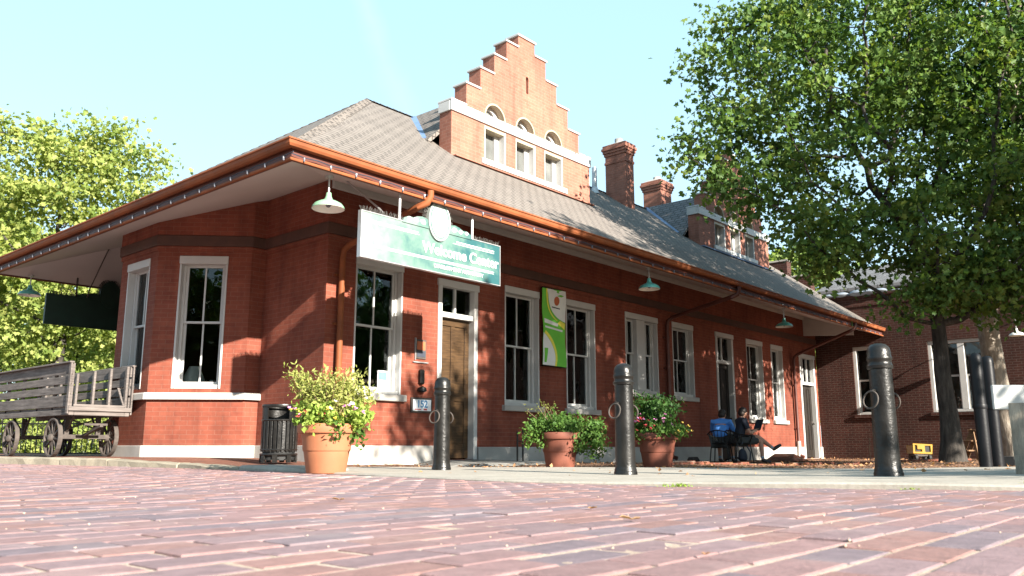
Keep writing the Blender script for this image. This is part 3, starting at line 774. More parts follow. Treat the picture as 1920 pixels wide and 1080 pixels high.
# stepped gables
GY, GT = 9.98, .30
HW = [(2.07, 6.29), (1.70, 6.73), (1.33, 7.16), (.95, 7.57), (.60, 7.98), (.25, 8.24)]    # half width up to this height
def stepped_gable(cx):
    fr = Fr((cx, GY, 0), (1, 0, 0), (0, -1, 0))
    outl = [(-2.07, 4.95), (2.07, 4.95)]
    right = []
    for i, (h, z) in enumerate(HW):
        right.append((h, z))
        if i + 1 < len(HW): right.append((HW[i + 1][0], z))
    outl += right + [(-u, z) for u, z in right[::-1]]
    cxs = (-.91, -.03, .85); hw = .295; holes = []
    for c in cxs: holes.append(rect(c - hw, c + hw, 5.42, 6.08))
    arc = lambda c, r, z, n=14: [(c + r * math.cos(math.pi * i / n), z + r * math.sin(math.pi * i / n)) for i in range(n + 1)]
    for c in cxs: holes.append(arc(c, .30, 6.29)[::1])
    slot = [(-.035 + .02, 7.10), (.035 + .02, 7.10)] + arc(.02, .04, 7.42, 6)
    holes.append(slot)
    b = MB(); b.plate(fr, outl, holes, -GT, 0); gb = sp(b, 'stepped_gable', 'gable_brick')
    b = MB(); b.fbox(fr, -.1, .14, -GT + .02, -.09, 7.0, 7.55); sp(b, 'niche_back', 'gable_brick', gb)
    for i, (h, z) in enumerate(HW):
        inn = HW[i + 1][0] if i + 1 < len(HW) else 0
        for s_ in ((-1, 1) if inn else (0,)):
            cop = MB()
            if inn:
                a, c = sorted((s_ * (inn + .002), s_ * (h + .035))); cop.fbox(fr, a, c, -GT - .03, .03, z, z + .04)
            else: cop.fbox(fr, -h - .035, h + .035, -GT - .03, .03, z, z + .045)
            sp(cop, 'coping_stone', 'white', gb, bevel=.006)
    bl = MB(); bl.fbox(fr, -2.10, 2.10, -.02, .035, 6.10, 6.285)
    for s_ in (-1, 1):
        a, c = sorted((s_ * 2.071, s_ * 2.105)); bl.fbox(fr, a, c, -GT - .01, -.021, 6.10, 6.285)
    sp(bl, 'belt_course', 'white', gb, bevel=.006)
    si = MB(); si.fbox(fr, -1.30, 1.24, -.02, .05, 5.31, 5.418); sp(si, 'sill', 'white', gb, bevel=.006)
    for c in cxs:
        fm = MB(); o0, o1 = -.235, -.003
        # deep cream-painted lining of the opening, then the frame
        fm.fbox(fr, c + hw - .045, c + hw, o0, o1, 5.42, 6.08); fm.fbox(fr, c - hw, c - hw + .02, o0, o1, 5.42, 6.08)
        fm.fbox(fr, c - hw + .02, c + hw - .045, o0, -.14, 5.42, 5.48)
        fm.fbox(fr, c - hw + .02, c - hw + .07, o0, -.15, 5.48, 6.02)
        fm.fbox(fr, c + hw - .16, c + hw - .045, o0, -.15, 5.48, 6.02)
        wf = sp(fm, 'window', 'white', gb)
        hd = MB(); hd.fbox(fr, c - hw + .02, c + hw - .045, o0, o1, 6.02, 6.08); 
        n_ = 14
        vs = []
        for (r, o) in ((.298, -.004), (.298, -.22), (.262, -.22), (.262, -.004)):
            for i in range(n_ + 1): t = math.pi * i / n_; vs.append(fr.P(c + r * math.cos(t), o, 6.29 + r * math.sin(t)))
        m_ = n_ + 1; fs = []
        for q_ in range(4):
            q2 = (q_ + 1) % 4
            for i in range(n_): fs.append((q_ * m_ + i, q_ * m_ + i + 1, q2 * m_ + i + 1, q2 * m_ + i))
        hd.add(vs, fs); sp(hd, 'window_head', 'cream', gb)
        ar = MB(); out = [(c + .26 * math.cos(math.pi * i / n_), 6.29 + .26 * math.sin(math.pi * i / n_)) for i in range(n_ + 1)]
        inn = [(c - .03 + .165 * math.cos(math.pi * i / n_), 6.335 + .155 * math.sin(math.pi * i / n_)) for i in range(n_ + 1)]
        ar.plate(fr, out, [inn], -.20, -.15); sp(ar, 'fanlight', 'white', gb)
        pn = MB(); pn.fbox(fr, c - hw + .05, c + hw - .08, -.21, -.2, 5.46, 6.03); pn.plate(fr, [(u * 1.0, z) for u, z in out], [], -.215, -.205); sp(pn, 'pane', 'blindglass', gb)
    # dormer roof running back to the main ridge
    ez, hw2, dk = 5.50, 2.34, .95
    yv = EY + (ez - EZ) / .7288; y0 = GY + GT + .002; tz = RZ - .01
    d = MB(); vs = []
    for dz in (.05, -.04): vs += [(cx - hw2, y0, ez + dz), (cx - dk, y0, tz + dz), (cx + dk, y0, tz + dz), (cx + hw2, y0, ez + dz), (cx - hw2, yv + .35, ez + dz), (cx - dk, YC + .02, tz + dz), (cx + dk, YC + .02, tz + dz), (cx + hw2, yv + .35, ez + dz)]
    d.add(vs, [(0, 1, 5, 4), (1, 2, 6, 5), (2, 3, 7, 6), (8, 12, 13, 9), (9, 13, 14, 10), (10, 14, 15, 11), (0, 4, 12, 8), (3, 11, 15, 7), (0, 8, 9, 1), (1, 9, 10, 2), (2, 10, 11, 3), (4, 5, 13, 12), (5, 6, 14, 13), (6, 7, 15, 14)])
    sp(d, 'dormer_roof', 'wing_shingle' if cx > 15 else 'shingle', gb)
    for s_ in (-1, 1):
        vf = MB(); a, c = Vector((cx + s_ * (hw2 - .12), yv + .14, ez + .14)), Vector((cx + s_ * dk, YC - .02, RZ + .03)); vf.bar(a, c, .26, .03, (s_ * .5, -.5, 1)); sp(vf, 'valley_flashing', 'flash', gb)
    fl = MB(); zr = lambda y: EZ + (y - EY) * .7288
    fl.bar((cx - 2.07, GY - .06, zr(GY - .06) + .012), (cx + 2.07, GY - .06, zr(GY - .06) + .012), .14, .02); sp(fl, 'base_flashing', 'flash' if cx > 15 else 'gable_brick', gb)
    return gb
stepped_gable(11.84); stepped_gable(20.72)

# chimneys with corbelled tops
def chimney(x0, x1, y0, y1, zb, zt, mid):
    b = MB(); b.box(x0, x1, y0, y1, zb, zt - .30)
    if mid: b.box(x0 - .018, x1 + .018, y0 - .018, y1 + .018, mid, mid + .07)
    for i, o in enumerate((.025, .05, .075, .05)): b.box(x0 - o, x1 + o, y0 - o, y1 + o, zt - .30 + i * .075, zt - .30 + (i + 1) * .075)
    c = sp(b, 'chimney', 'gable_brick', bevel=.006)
    k = MB(); k.add([(x0 - .03, y0 - .03, zt + .001), (x1 + .03, y0 - .03, zt + .001), (x1 + .03, y1 + .03, zt + .001), (x0 - .03, y1 + .03, zt + .001), (x0 + .12, y0 + .12, zt + .09), (x1 - .12, y0 + .12, zt + .09), (x1 - .12, y1 - .12, zt + .09), (x0 + .12, y1 - .12, zt + .09)],
          [(4, 5, 6, 7), (0, 1, 5, 4), (1, 2, 6, 5), (2, 3, 7, 6), (3, 0, 4, 7), (0, 3, 2, 1)])
    k.lathe([(.11, 0), (.11, .12), (.08, .12), (.08, .02)], 12, ((x0 + x1) / 2, (y0 + y1) / 2, zt + .07)); sp(k, 'chimney_cap', 'stone', c)
chimney(17.5, 17.9, 11.40, 12.03, 5.9, 8.08, 7.55); chimney(20.5, 21.1, 12.15, 12.75, 6.5, 7.95, 0)
b = MB(); b.tube([(16.6, 11.75, 6.3), (16.6, 11.75, 7.2)], .065, 12); b.tube([(16.6, 11.75, 6.5), (16.6, 11.75, 6.68)], [.13, .07], 12); sp(b, 'vent_pipe', 'steel', smooth=True)
# ------------------------------------------------------------------ brick wing closing the yard on the right
WR = Vector((XR, 4, 0)); wg = thing('brick_wing', 'dark red brick building with grey shingle roof closing the yard beyond the trees', 'building', WR)
def wp(mb, name, mat, parent=None, **kw): return mb.build(name, M[mat], parent if parent is not None else wg, root=WR, **kw)
FW = Fr((XR, 0, 0), (0, -1, 0), (-1, 0, 0))
WW = [(-8.42, -7.72, 1.12, 3.06, 1), (-6.40, -4.78, 1.14, 3.07, 2), (-2.9, -1.3, 1.14, 3.07, 2)]
b = MB(); b.plate(FW, [(-9.49, -.3), (8, -.3), (8, 4.5), (-9.49, 4.5)], [rect(*w_[:4]) for w_ in WW], -.3, 0)
b.box(XR + .31, 34, 9.2, 9.49, -.3, 4.5)
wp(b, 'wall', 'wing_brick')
b = MB(); b.fbox(FW, -9.55, 8, -.34, .05, 4.5, 4.58); b.fbox(FW, -9.55, 8, -.02, .03, 4.22, 4.32); wp(b, 'coping', 'wing_brick', bevel=.01)
b = MB()
for i, (y0, y1, z) in enumerate(((9.5, 10.2, 5.35), (10.2, 10.95, 5.9), (10.95, 11.7, 6.5), (11.7, 12.7, 7.15))): b.box(XR + .001, XR + .31, y0 + .001, y1, 3.6, z)
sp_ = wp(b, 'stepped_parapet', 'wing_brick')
b = MB()
for i, (y0, y1, z) in enumerate(((9.5, 10.2, 5.35), (10.2, 10.95, 5.9), (10.95, 11.7, 6.5), (11.7, 12.7, 7.15))): b.box(XR - .02, XR + .33, y0 - .03, y1 - .035, z + .001, z + .05)
wp(b, 'parapet_coping', 'stone', sp_)
b = MB(); b.box(26.1, 32, -8, 9.6, 4.3, 5.02); wp(b, 'upper_wall', 'frieze')
b = MB(); vs = []
for dz in (0, -.12): vs += [(25.75, -9, 5.02 + dz), (25.75, 9.8, 5.02 + dz), (29, 9.8, 6.28 + dz), (29, -9, 6.28 + dz), (32.3, 9.8, 5.02 + dz), (32.3, -9, 5.02 + dz)]
b.add(vs, [(0, 1, 2, 3), (3, 2, 4, 5), (6, 9, 8, 7), (9, 11, 10, 8), (0, 6, 7, 1), (1, 7, 8, 2), (2, 8, 10, 4), (0, 3, 9, 6), (3, 5, 11, 9), (4, 10, 11, 5)])
wp(b, 'roof', 'wing_shingle')
b = MB(); b.box(XR + .32, 26.09, -8, 9.19, 4.25, 4.3); wp(b, 'flat_roof', 'ramp')
b = MB(); b.box(XR + .5, XR + .55, -7, 9, -.2, 4.2); wp(b, 'interior_wall', 'greyblind')
def wwin(u0, u1, z0, z1, cols):
    fr = FW; cs = .09; b = MB()
    b.fbox(fr, u0, u0 + cs, -.2, -.04, z0, z1 - .1); b.fbox(fr, u1 - cs, u1, -.2, -.04, z0, z1 - .1); b.fbox(fr, u0, u1, -.2, -.035, z1 - .1, z1); b.fbox(fr, u0 + cs, u1 - cs, -.2, -.045, z0, z0 + .07)
    edges = [u0 + cs, u1 - cs]
    if cols == 2: m = (u0 + u1) / 2; b.fbox(fr, m - .08, m + .08, -.2, -.042, z0 + .07, z1 - .1); edges = [u0 + cs, m - .08, m + .08, u1 - cs]
    zm = z0 + (z1 - z0) * .5
    w_ = wp(b, 'window', 'white', bevel=.005)
    for a, c in zip(edges[::2], edges[1::2]):
        s = MB(); s.fbox(fr, a, c, -.15, -.11, zm - .025, zm + .025); s.fbox(fr, a, a + .035, -.15, -.112, z0 + .07, zm - .025); s.fbox(fr, c - .035, c, -.15, -.112, z0 + .07, zm - .025); wp(s, 'sash', 'white', w_)
        g_ = MB(); g_.fbox(fr, a, c, -.135, -.13, z0 + .07, z1 - .1); wp(g_, 'pane', 'glass', w_)
        if cols == 2: g_ = MB(); g_.fbox(fr, a + .002, c - .002, -.185, -.175, z0 + .09, z1 - .12); wp(g_, 'window_blind', 'greyblind', w_)
    s = MB(); s.fbox(fr, u0 - .05, u1 + .05, -.2, .05, z0 - .09, z0 - .001); wp(s, 'sill', 'wing_brick', w_)
for w_ in WW: wwin(*w_)
t = MB()
for y, r in ((8.95, .10), (8.6, .13), (8.1, .17), (7.8, .15), (7.5, .12)): t.ball((XR - .0, y, 4.62), r, 9, 6, (1.1, 1.7, .62))
t.tube([(XR, 9.0, 4.6), (XR, 6.4, 4.6)], .022, 6)
o = t.build('tarpaulin', M['drift'], smooth=True); tag(o, 'bunched white sheeting lying along the brick wing parapet', 'tarpaulin')

# ------------------------------------------------------------------ lamps hung from the eaves
def lamp(loc, label, enamel, stem, group='enamel barn lamps hung from the eaves', s=1.):
    t = thing('pendant_lamp', label, 'lamp', loc, 0, group)
    b = MB(); b.tube([(0, 0, .16 * s), (0, 0, .16 * s + stem)], .012, 8); b.lathe([(.05, .16 * s + stem - .03), (.05, .16 * s + stem)], 12); b.build('stem', M['steel'], t, smooth=True)
    b = MB(); prof = [(.030, .19), (.034, .15), (.048, .115), (.060, .10), (.105, .085), (.160, .055), (.185, .02), (.192, .0)]
    prof = [(r * s, z * s) for r, z in prof]; b.lathe(prof, 28, cap=False); b.lathe([(.03 * s, .19 * s), (.001, .192 * s)], 28, cap=False); b.build('lamp_shade', M[enamel], t, smooth=True)
    b = MB(); b.lathe([((r - .004 * 1) * 1.0, z - .004) for r, z in prof[2:]], 28, cap=False); b.build('reflector', M['enamelwhite'], t, smooth=True)
    b = MB(); b.ball((0, 0, .055 * s), .035 * s, 10, 6, (1, 1, 1.25)); b.build('bulb', M['bulb'], t, smooth=True)
    return t
lamp((5.63, 7.78, 2.95), 'pale green enamel lamp under the eave corner left of the hanging sign', 'lampgreen', .24)
lamp((12.55, 7.74, 2.98), 'teal enamel lamp under the eave above the double window', 'lampteal', .22)
lamp((18.35, 7.76, 2.93), 'teal enamel lamp under the eave above the far door', 'lampteal', .26, s=1.02)
lamp((5.48, 16.6, 2.96), 'dark lamp under the back eave beside the unlit sign', 'lampteal', .22)
lt = lamp((24.1, 4.15, 2.98), 'small white enamel lamp on the brick wing wall', 'enamelwhite', .3, group='enamel barn lamps hung from the eaves', s=.95)
b = MB(); b.tube([(0, 0, .44), (.1, 0, .50), (.3, 0, .50), (.5, 0, .48)], .014, 8); b.build('wall_bracket', M['steel'], lt, smooth=True)

# string of small bulbs along the eave
def light_string(p0, p1, label):
    p0, p1 = Vector(p0), Vector(p1); t = thing('string_lights', label, 'string lights', p0, 0, 'strings of bulbs along the eaves'); d = p1 - p0; n_ = min(96, int(d.length / .36))
    pts = []
    for i in range(n_ * 2 + 1):
        q_ = d * (i / (n_ * 2)); pts.append((q_.x, q_.y, q_.z - (.012 if i % 2 else 0)))
    b = MB(); b.tube(pts, .007, 5); b.build('cable', M['ink'], t)
    b = MB(); b.tube([(0, 0, -.0), (0, 0, -.022)], .012, 7); b.ball((0, 0, -.034), .0125, 7, 5, (1, 1, 1.25)); me = None
    for i in range(n_):
        q_ = d * ((i + .5) / n_)
        if me is None: o = b.build('bulb', M['bulb'], t, smooth=True); me = o.data
        else: o = bpy.data.objects.new('bulb', me); COL.objects.link(o); o.parent = t
        o.location = (q_.x, q_.y, q_.z - .012)
light_string((EX - .045, EY - .045, 3.372), (XR - .2, EY - .045, 3.372), 'string of small bulbs along the long front eave trim')
light_string((EX - .045, EYB + .03, 3.372), (EX - .045, EY - .1, 3.372), 'string of small bulbs along the hipped end eave trim')

# ------------------------------------------------------------------ hanging signs
def hanging_sign(loc, rz, label, hw, face_mat, with_text):
    t = thing('hanging_sign', label, 'sign', loc, rz, 'signs hung from the eaves')      # local: u = x, front faces -y, z from the bottom edge
    H = .55; fr = Fr((0, 0, 0), (1, 0, 0), (0, -1, 0))
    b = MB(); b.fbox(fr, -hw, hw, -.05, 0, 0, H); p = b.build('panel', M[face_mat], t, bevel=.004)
    b = MB()
    for a, c, z0, z1 in ((-hw - .012, hw + .012, -.012, 0), (-hw - .012, hw + .012, H, H + .012)): b.fbox(fr, a, c, -.056, .006, z0, z1)
    for s_ in (-1, 1): a, c = sorted((s_ * hw, s_ * (hw + .012))); b.fbox(fr, a, c, -.056, .006, 0, H)
    b.build('rim', M['steel'] if with_text else M['signback'], p)
    cx = .03; n_ = 36; rx, rz_ = .195, .265; cz = H + .12
    el = lambda rx, rz_: [(cx + rx * math.cos(2 * math.pi * i / n_), cz + rz_ * math.sin(2 * math.pi * i / n_)) for i in range(n_)]
    b = MB(); b.plate(fr, el(rx, rz_), [], -.07, .03); ov = b.build('medallion', M['mint'] if with_text else M['signback'], t)
    if with_text:
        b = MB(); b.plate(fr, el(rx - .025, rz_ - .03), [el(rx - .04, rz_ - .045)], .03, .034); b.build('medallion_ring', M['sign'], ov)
    # scrolled shoulders each side of the oval
    for s_ in (-1, 1):
        pr = [(cx + s_ * .16, H - .01), (cx + s_ * .62, H - .01), (cx + s_ * .60, H + .05), (cx + s_ * .52, H + .085), (cx + s_ * .44, H + .08), (cx + s_ * .38, H + .11), (cx + s_ * .29, H + .125), (cx + s_ * .2, H + .11)]
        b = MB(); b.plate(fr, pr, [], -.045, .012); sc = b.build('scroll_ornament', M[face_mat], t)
        if with_text:
            b = MB()
            for c_, r_ in ((.28, .05), (.40, .042), (.51, .034)):
                pts = [fr.P(cx + s_ * (c_ + r_ * (1 - k_ / 26) * math.cos(k_ * .5)), .014, H + .05 + r_ * .8 * (1 - k_ / 26) * math.sin(k_ * .5)) for k_ in range(22)]
                b.tube(pts, .006, 5)
            b.build('scroll_line', M['signwhite'], sc)
    # bird wires bristling from the upper edge
    b = MB(); r2 = random.Random(3)
    for i in range(260):
        u = -hw + 2 * hw * (i + r2.random()) / 260
        if abs(u - cx) < .6: continue
        b.bar(fr.P(u, -.025, H + .01), fr.P(u + r2.uniform(-.02, .02), -.025 + r2.uniform(-.03, .03), H + .01 + r2.uniform(.04, .07)), .006, .006)
    for i in range(130):
        a = -.35 + (math.pi + .7) * (i + r2.random()) / 130
        if math.sin(a) < -.25: continue
        q_ = 1.0
        b.bar(fr.P(cx + rx * math.cos(a), -.02, cz + rz_ * math.sin(a)), fr.P(cx + (rx + .06) * math.cos(a + r2.uniform(-.05, .05)), -.02 + r2.uniform(-.03, .03), cz + (rz_ + .06) * math.sin(a)), .006, .006)
    b.build('bird_spikes', M['spike'], t)
    for u in (-.62 * hw / 1.22, .68 * hw / 1.22):
        b = MB(); b.tube([fr.P(u, -.02, H), fr.P(u, -.02, 3.40 - loc[2])], .018, 8); b.build('hanger_rod', M['steel'] if with_text else M['rust'], t, smooth=True)
        b = MB(); b.tube([fr.P(u - .2, -.02, H), fr.P(u - .16, -.22, H + .16)], .014, 6); b.tube([fr.P(u - .16, -.22, H + .16), fr.P(u - .05, -1.25, 3.86 - loc[2])], .012, 6); b.build('brace_rod', M['steel'] if with_text else M['rust'], t, smooth=True)
    if with_text:
        b = MB()
        for a, c, z, h_ in ((-hw + .14, -.32, H - .10, .012), (.36, hw - .12, H - .10, .016), (.30, hw - .12, H - .125, .008), (-hw + .14, -.3, H - .125, .008), (-hw + .14, hw - .12, .155, .012), (-hw + .14, hw - .12, .135, .006)): b.fbox(fr, a, c, 0, .004, z, z + h_)
        b.build('line_work', M['signwhite'], p)
        text_mesh('lettering', 'Welcome Center', .20, M['signwhite'], p, lambda u, v, d: fr.P(.47 + u, .005 + d, .285 + v), .003, .004)
        text_mesh('small_lettering', 'DEVELOPMENT AUTHORITY', .066, M['signwhite'], p, lambda u, v, d: fr.P(.42 + u, .005 + d, .075 + v), .003, .002, sx=1.1)
    return t
hanging_sign((7.22, 7.62, 2.43), 0, 'green Welcome Center sign with painted-in glare and white oval hung under the front eave', 1.22, 'sign', True)
hanging_sign((6.92, 16.55, 2.47), math.pi, 'unlit dark green sign hung under the back eave, seen from behind', 1.17, 'signback', False)

# ------------------------------------------------------------------ banner between the windows
bt = thing('banner', 'green and white vertical banner with orange peach between two front windows', 'banner', (11.92, 9.40, 1.66))
fr = Fr((0, 0, 0), (1, 0, 0), (0, -1, 0)); BHW, BH = .335, 1.43
b = MB(); nz = 24; vs = []; fs = []
wv = lambda u, z: .012 * math.sin(z * 5 + u * 4) + .006 * math.sin(z * 11)
for o in (0, -.006):
    for j in range(nz + 1):
        for i in range(7): u = -BHW + 2 * BHW * i / 6; z = BH * j / nz; vs.append(fr.P(u, wv(u, z) + o, z))
K = 7 * (nz + 1)
for j in range(nz):
    for i in range(6): a = j * 7 + i; fs += [(a, a + 1, a + 8, a + 7), (K + a, K + a + 7, K + a + 8, K + a + 1)]
for j in range(nz): fs += [(j * 7, j * 7 + 7, K + j * 7 + 7, K + j * 7), (j * 7 + 6, K + j * 7 + 6, K + j * 7 + 13, j * 7 + 13)]
b.add(vs, fs); cl = b.build('cloth', M['bannergreen'], bt, smooth=True)
def patch(name, pts, mat, lift=.004, par=None):
    """ink printed on the cloth: a fine grid clipped to an outline, following its waves"""
    tri = tessellate_polygon([[Vector((u, z, 0)) for u, z in pts]]); bmx = bmesh.new()
    vs = [bmx.verts.new((u, z, 0)) for u, z in pts]
    for t_ in tri:
        try: bmx.faces.new([vs[i] for i in t_])
        except ValueError: pass
    for z in fr_(0, BH, 30): bmesh.ops.bisect_plane(bmx, geom=bmx.verts[:] + bmx.edges[:] + bmx.faces[:], plane_co=(0, z, 0), plane_no=(0, 1, 0))
    bmx.verts.index_update(); m_ = MB(); m_.add([fr.P(v.co.x, wv(v.co.x, v.co.y) + lift, v.co.y) for v in bmx.verts], [[v.index for v in f.verts] for f in bmx.faces]); bmx.free()
    return m_.build(name, M[mat], par or cl)
cb = lambda pts, k=10: [((1 - t) ** 2 * pts[0][0] + 2 * t * (1 - t) * pts[1][0] + t * t * pts[2][0], (1 - t) ** 2 * pts[0][1] + 2 * t * (1 - t) * pts[1][1] + t * t * pts[2][1]) for t in [i / k for i in range(k + 1)]]
patch('white_corner', [(BHW, BH), (-.22, BH)] + cb([(-.18, BH - .1), (-.14, .92), (BHW, .84)]), 'bannerwhite')
patch('yellow_swoosh', cb([(-.20, BH), (-.20, .98), (.10, .86)]) + cb([(.10, .84), (-.24, .96), (-.24, BH)]), 'banneryellow', .006)
patch('white_swoosh', [(-BHW, .0), (.0, .0)] + cb([(.0, .05), (.04, .4), (-BHW, .60)]), 'bannerwhite')
patch('yellow_swoosh', [(.0, .0), (.05, .0)] + cb([(.05, .05), (.10, .46), (-.28, .64)]) + cb([(-.31, .59), (.04, .4), (.0, .05)]), 'banneryellow', .006)
patch('green_leaf', [(-.30, .06), (-.24, .06), (-.20, .32), (-.30, .32)], 'bannergreen', .007)
patch('white_print', [(-.30, .78), (.10, .74), (.12, .80), (-.30, .86)], 'bannerwhite', .005)
patch('white_print', [(-.29, .69), (.24, .655), (.24, .69), (-.29, .725)], 'bannerwhite', .005)
patch('yellow_print', [(.10, .80), (.30, .70), (.32, .82), (.18, .86)], 'banneryellow', .007)
patch('peach', [(.065 + .075 * math.cos(a), 1.215 + .085 * math.sin(a)) for a in [2 * math.pi * i / 20 for i in range(20)]], 'bannerorange', .008)
patch('peach_leaf', [(.07, 1.31), (.17, 1.345), (.27, 1.33), (.19, 1.30)], 'bannergreen', .009)
patch('grey_print', [(-.06, 1.085), (.17, 1.07), (.17, 1.09), (-.06, 1.105)], 'ink', .008)
for z in (0, BH):
    b = MB(); b.tube([(-BHW - .01, 0, z), (BHW + .01, 0, z)], .012, 8)
    for u in (-.28, .28): b.tube([(u, 0, z), (u, .1, z)], .009, 6)
    b.build('rod', M['iron'], bt, smooth=True)

# ------------------------------------------------------------------ small things on the wall by the door
t = thing('house_number_plaque', 'pale framed number plaque reading 152 on the brick left of the door', 'plaque', (8.73, 9.5, .73))
b = MB(); b.box(-.215, .215, -.03, .0, 0, .23); b.build('frame', M['rust'], t, bevel=.006)
b = MB(); b.box(-.185, .185, -.036, -.0305, .03, .20); b.build('plate', M['paper'], t)
text_mesh('numerals', '152', .15, M['blueink'], t, lambda u, v, d: (u, -.040 - d, .128 + v), .003, .004)
b = MB(); b.box(.03, .10, -.0385, -.0365, .04, .065); b.box(-.15, -.02, -.0385, -.0365, .042, .056); b.build('red_mark', M['redink'], t)
t = thing('notice_plaque', 'small dark framed notice on the brick beside the front door', 'plaque', (8.70, 9.5, 1.55))
b = MB(); b.box(-.11, .11, -.02, 0, 0, .30); b.build('board', M['rust'], t, bevel=.004); b = MB(); b.box(-.085, .085, -.025, -.0205, .14, .27); b.build('picture', M['bannerorange'], t)
b = MB(); b.box(-.085, .085, -.025, -.0205, .03, .12); b.build('text_panel', M['ink'], t); b = MB(); b.box(-.125, -.112, -.03, 0, -.02, .32); b.box(-.16, .15, -.03, 0, -.06, -.045); b.build('trim_strip', M['steel'], t)
t = thing('wall_phone', 'black wall-mounted bell and handset box beside the front door', 'wall phone', (8.71, 9.5, 1.06))
b = MB(); b.box(-.045, .045, -.07, 0, .1, .33); b.build('box', M['iron'], t, bevel=.02); b = MB(); b.lathe([(.0, .1), (.06, .07), (.075, .02), (.04, 0)], 14, (0, -.05, -.02)); b.build('cup', M['iron'], t, smooth=True)
t = thing('window_card', 'pale blue printed card standing inside the first front window', 'card', (8.10, 9.66, 1.10))
b = MB(); b.box(-.09, .09, 0, .01, 0, .24); b.build('sheet', M['paper'], t); b = MB(); b.box(-.08, .08, -.002, -.0005, .10, .22); b.build('picture', M['blueink'], t)
for x, w_, h_, lb in ((12.62, .14, .17, 'white box on the sill inside the window right of the banner'), (12.92, .20, .13, 'low white carton on the sill inside the window right of the banner')):
    b = MB(); b.box(x - w_ / 2, x + w_ / 2, 9.72, 9.85, 1.0, 1.0 + h_); b.box(x - w_ / 2 - .006, x + w_ / 2 + .006, 9.714, 9.856, 1.0 + h_, 1.02 + h_)
    tag(b.build('carton', M['paper'], bevel=.004), lb, 'carton', 'cartons in the window')
# lamp with a white shade inside the bay window
fr1 = BF[1][0]; p = fr1.P(.52, -.42, 1.0)
t = thing('table_lamp', 'white shaded table lamp standing inside the bay window', 'table lamp', p)
b = MB(); b.lathe([(.07, 0), (.07, .02), (.02, .04), (.035, .12), (.015, .2), (.015, .24)], 16); b.build('base', M['stone'], t, smooth=True)
b = MB(); b.lathe([(.19, .16), (.075, .42)], 24, cap=False); b.build('lamp_shade', M['shade_cloth'], t, smooth=True)
p = fr1.P(.82, -.35, 1.12); t = thing('mug', 'white mug standing on the sill inside the bay window', 'mug', p)
b = MB(); b.lathe([(.03, 0), (.035, .0), (.038, .09), (.033, .09), (.03, .01)], 14, cap=False); b.build('cup', M['paper'], t, smooth=True); b = MB(); b.tube([(.036, 0, .02), (.06, 0, .03), (.064, 0, .06), (.036, 0, .075)], .006, 6); b.build('handle', M['paper'], t)
# concrete landing and ramp at the first door, and the thin handrail posts
b = MB(); z0 = lambda x, y: gz(x, y) - .06
b.add([(8.5, 9.455, -.06), (10.6, 9.455, -.06), (10.9, 8.0, -.06), (7.7, 8.0, -.06), (8.9, 9.455, .018), (10.2, 9.455, .018), (10.3, 8.2, -.008), (8.3, 8.2, -.008)],
      [(0, 3, 2, 1), (4, 5, 6, 7), (0, 1, 5, 4), (1, 2, 6, 5), (2, 3, 7, 6), (3, 0, 4, 7)])
o = b.build('door_ramp', M['ramp']); tag(o, kind='structure')
t = thing('handrail_post', 'pair of thin dark metal posts standing beside the door ramp', 'post', (10.02, 8.66, -.01))
for dx in (0, .09):
    b = MB(); b.tube([(dx, -dx * .4, -.03), (dx, -dx * .4, .47 + dx * .4)], .014, 8); b.build('rod', M['iron'], t, smooth=True)
b = MB(); b.tube([(0, 0, .32), (.09, -.036, .32)], .008, 6); b.build('tie', M['iron'], t)
b = MB(); b.box(-.17, .17, -.09, .09, 0, .03); b.add([(-.16, -.08, .031), (.16, -.08, .031), (.16, .08, .031), (-.16, .08, .031), (-.11, -.05, .12), (.11, -.05, .12), (.11, .05, .12), (-.11, .05, .12)], [(0, 1, 5, 4), (1, 2, 6, 5), (2, 3, 7, 6), (3, 0, 4, 7), (4, 5, 6, 7), (0, 3, 2, 1)])
o = b.build('bait_box', M['rubber'], bevel=.01); o.location = (15.6, 8.7, gz(15.6, 8.7) - .02); tag(o, 'small low black plastic box on the ground against the white plinth', 'box')
# small gabled stone ramp by the far door
b = MB(); b.add([(-.55, -.3, 0), (.55, -.3, 0), (.55, .35, 0), (-.55, .35, 0), (-.05, -.18, .17), (.08, .35, .17)], [(0, 3, 2, 1), (0, 1, 4), (1, 2, 5, 4), (2, 3, 5), (3, 0, 4, 5)])
o = b.build('brick_heap', M['platform'], bevel=.01); o.location = (18.9, 8.1, gz(18, 8) - .02); tag(o, 'low wedge of brick rubble on the ground in front of the white plinth', 'brick heap')
# brick edging along the bed
b = MB(); r4 = random.Random(5)
for i in range(46):
    f = i / 46; x = 11.2 + 8.6 * f; y = 6.6 - 2.2 * f + .15 * math.sin(f * 9); z = gz(x, y) - .05
    b.fbox(Fr((x, y, z), (1, -.25 + r4.uniform(-.1, .1), 0), (.25, 1, 0)), 0, .2, 0, .1, 0, .065 + r4.uniform(-.015, .015))
tag(b.build('edging', M['platform'], bevel=.008), 'low row of loose bricks edging the mulch bed', 'brick edging')
